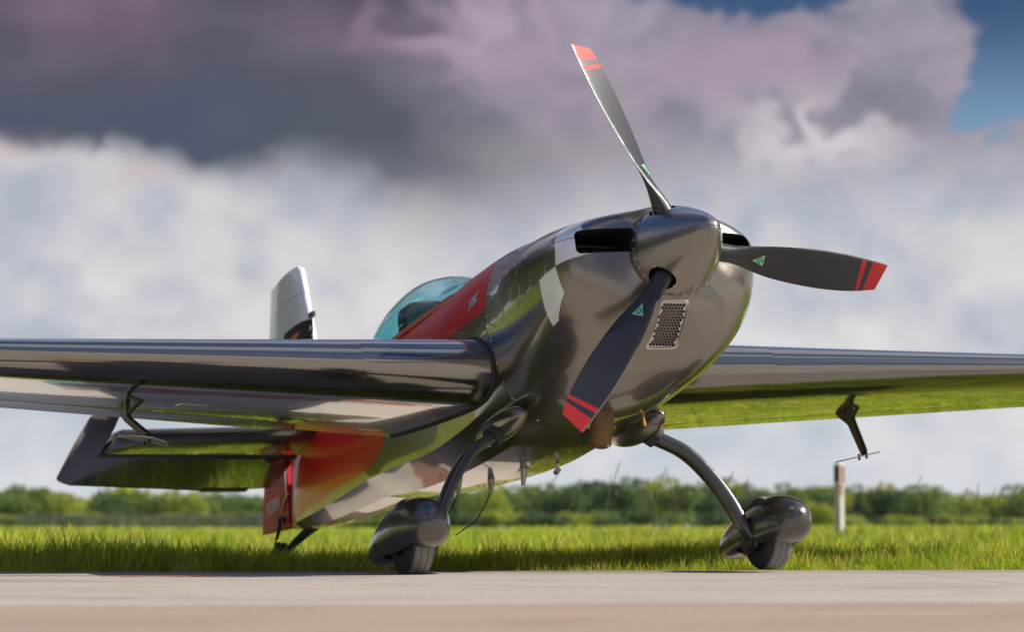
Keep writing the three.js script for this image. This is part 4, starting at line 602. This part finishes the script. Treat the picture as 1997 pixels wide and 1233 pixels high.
tree(1432, 930, 76, 300, 3, 'blue', 'tall bluish green tree behind the bend of the right landing gear leg');
tree(1806, 944, 130, 240, 3, 'mid', 'broad domed green tree to the right of the marker post');
tree(1604, 950, 70, 270, 1, 'dark', 'dark tree directly left of the marker post');
tree(1722, 953, 60, 260, 2, 'dark', 'narrow dark tree just right of the marker post');
tree(1985, 955, 90, 250, 0, 'mid', 'green tree at the right border of the picture');
tree(1596, 976, 58, 190, 0, 'light', 'light green bush between the right wheel pant and the marker post');
tree(24, 958, 90, 245, 1, 'mid', 'green tree at the left border of the picture');
{ const r = rng(99), G = 'trees and bushes of the hazy tree line';
  const TOP = [[-60, 965], [90, 968], [160, 978], [300, 968], [420, 978], [520, 975], [640, 990], [720, 985], [900, 965], [1000, 955], [1060, 968], [1160, 962], [1230, 955], [1300, 953], [1370, 960], [1500, 962], [1580, 962], [1680, 962], [1760, 968], [1880, 970], [1930, 975], [2060, 965]];
  const topAt = (x) => { x = Math.min(2059, Math.max(-59, x)); let i = 0; while (i < TOP.length - 2 && x > TOP[i + 1][0]) i++; return lerp(TOP[i][1], TOP[i + 1][1], (x - TOP[i][0]) / (TOP[i + 1][0] - TOP[i][0])); };
  for (let px = -330; px < 2400; px += 30 + 16 * r()) { const hue = px < 760 ? ['light', 'mid', 'light', 'mid', 'dark'][Math.floor(r() * 5)] : ['mid', 'dark', 'mid', 'blue', 'light'][Math.floor(r() * 5)];
    tree(px, topAt(px) - (px > 1000 ? 24 : 20) + 22 * (r() - 0.30), 66 + 44 * r(), 250 + 60 * r(), Math.floor(r() * 4), hue, `${HUE[hue]} tree ${where(px)}`, G); }
  for (let px = -330; px < 2400; px += 44 + 20 * r()) { const hue = px < 760 ? ['light', 'mid', 'light'][Math.floor(r() * 3)] : ['mid', 'dark', 'light'][Math.floor(r() * 3)];
    tree(px, 996 + 14 * r(), 70 + 40 * r(), 195 + 35 * r(), Math.floor(r() * 4), hue, `low ${HUE[hue]} bush ${where(px)}`, G); } }
{ const r = rng(321); for (let i = 0; i < 24; i++) { const az = (-24 - i * 3.5 + 2 * r()) * Math.PI / 180, d = 46 + 16 * r(); const x = d * Math.sin(az), z = -d * Math.cos(az), t = thing('tree', 'tall green tree standing beyond the left border of the picture', 'tree', [x, -0.06, z], 'trees beyond the left border'); t.rotation.y = r() * 6; const H = 8.5 + 4 * r(), W = 6.5 + 2 * r(); const c = mesh('crown', CROWNS[i % 4], LEAF.shade, t), k = mesh('trunk', TRUNK, matBark, t); c.scale.set(W * 1.2, H, W * 1.2); k.scale.set(W, H, W); } }
// grey fence in front of the trees on the left
{ const d = 170, x0 = atPx(40, d), x1 = atPx(640, d), f = thing('fence', 'long low grey fence in front of the trees at the left', 'fence', [(x0 + x1) / 2, -0.06 + 0.2, -d]), h = hiPx(1006, d) - 0.1;
  const matF = new THREE.MeshStandardMaterial({ color: lin(0.16, 0.17, 0.19), roughness: 0.7 }), L = (x1 - x0), n = 9;
  const post = new THREE.CylinderGeometry(0.045, 0.045, h + 0.1, 10).translate(0, (h + 0.1) / 2, 0), rail = new THREE.CylinderGeometry(0.025, 0.025, L, 8).rotateZ(Math.PI / 2);
  for (let i = 0; i <= n; i++) { const m = mesh('fence_post', post, matF, f); m.position.x = -L / 2 + L * i / n; }
  for (const y of [0.08, h]) { const m = mesh('rail', rail, matF, f); m.position.y = y; }
  const wires = []; for (let i = 0; i < 300; i++) wires.push(box(-L / 2 + L * (i + 0.12) / 300, -L / 2 + L * (i + 0.72) / 300, 0.05, h - 0.02, -0.004, 0.004)); const m = mesh('fence_slats', join(wires), matF, f); m.userData.kind = 'stuff'; }
// worn red paint on the apron below the right wing, and brick paving let into the pad under the tail
{ const r = rng(3), l = []; for (let i = 0; i < 26; i++) { const a = r() * 6.28, cx = -1.55 + (r() - 0.5) * 0.5, cz = -12.25 + (r() - 0.5) * 0.12, n = 9, s = new THREE.Shape(); for (let k = 0; k < n; k++) { const q = k / n * 6.283, R = (0.012 + 0.03 * r()); s[k ? 'lineTo' : 'moveTo'](cx + R * Math.cos(q) * 1.6, -(cz + R * Math.sin(q))); } s.closePath(); l.push(new THREE.ShapeGeometry(s).rotateX(-Math.PI / 2).translate(0, 0.004, 0)); } mesh('painted_mark', join(l), new THREE.MeshStandardMaterial({ color: lin(0.46, 0.13, 0.06), roughness: 0.8 }), apron); }
{ const bg = new RoundedBoxGeometry(0.215, 0.06, 0.10, 1, 0.008), mats = [[.29, .125, .085], [.33, .15, .105], [.25, .105, .075], [.37, .18, .13]].map((c) => new THREE.MeshStandardMaterial({ color: lin(...c), roughness: 0.85 })), r = rng(12);
  const lists = [[], [], [], []]; for (let j = 0; j < 5; j++) for (let i = 0; i < 9; i++) { const g = bg.clone().rotateY((r() - 0.5) * 0.03).translate(-2.45 + i * 0.225 + (j & 1) * 0.112, -0.012 + 0.004 * r() , -15.45 - j * 0.11); lists[Math.floor(r() * 4)].push(g); }
  lists.forEach((l, i) => { const m = mesh('brick_paving', join(l), mats[i], pad); m.userData.kind = 'stuff'; }); }
renderer.render(scene, camera);
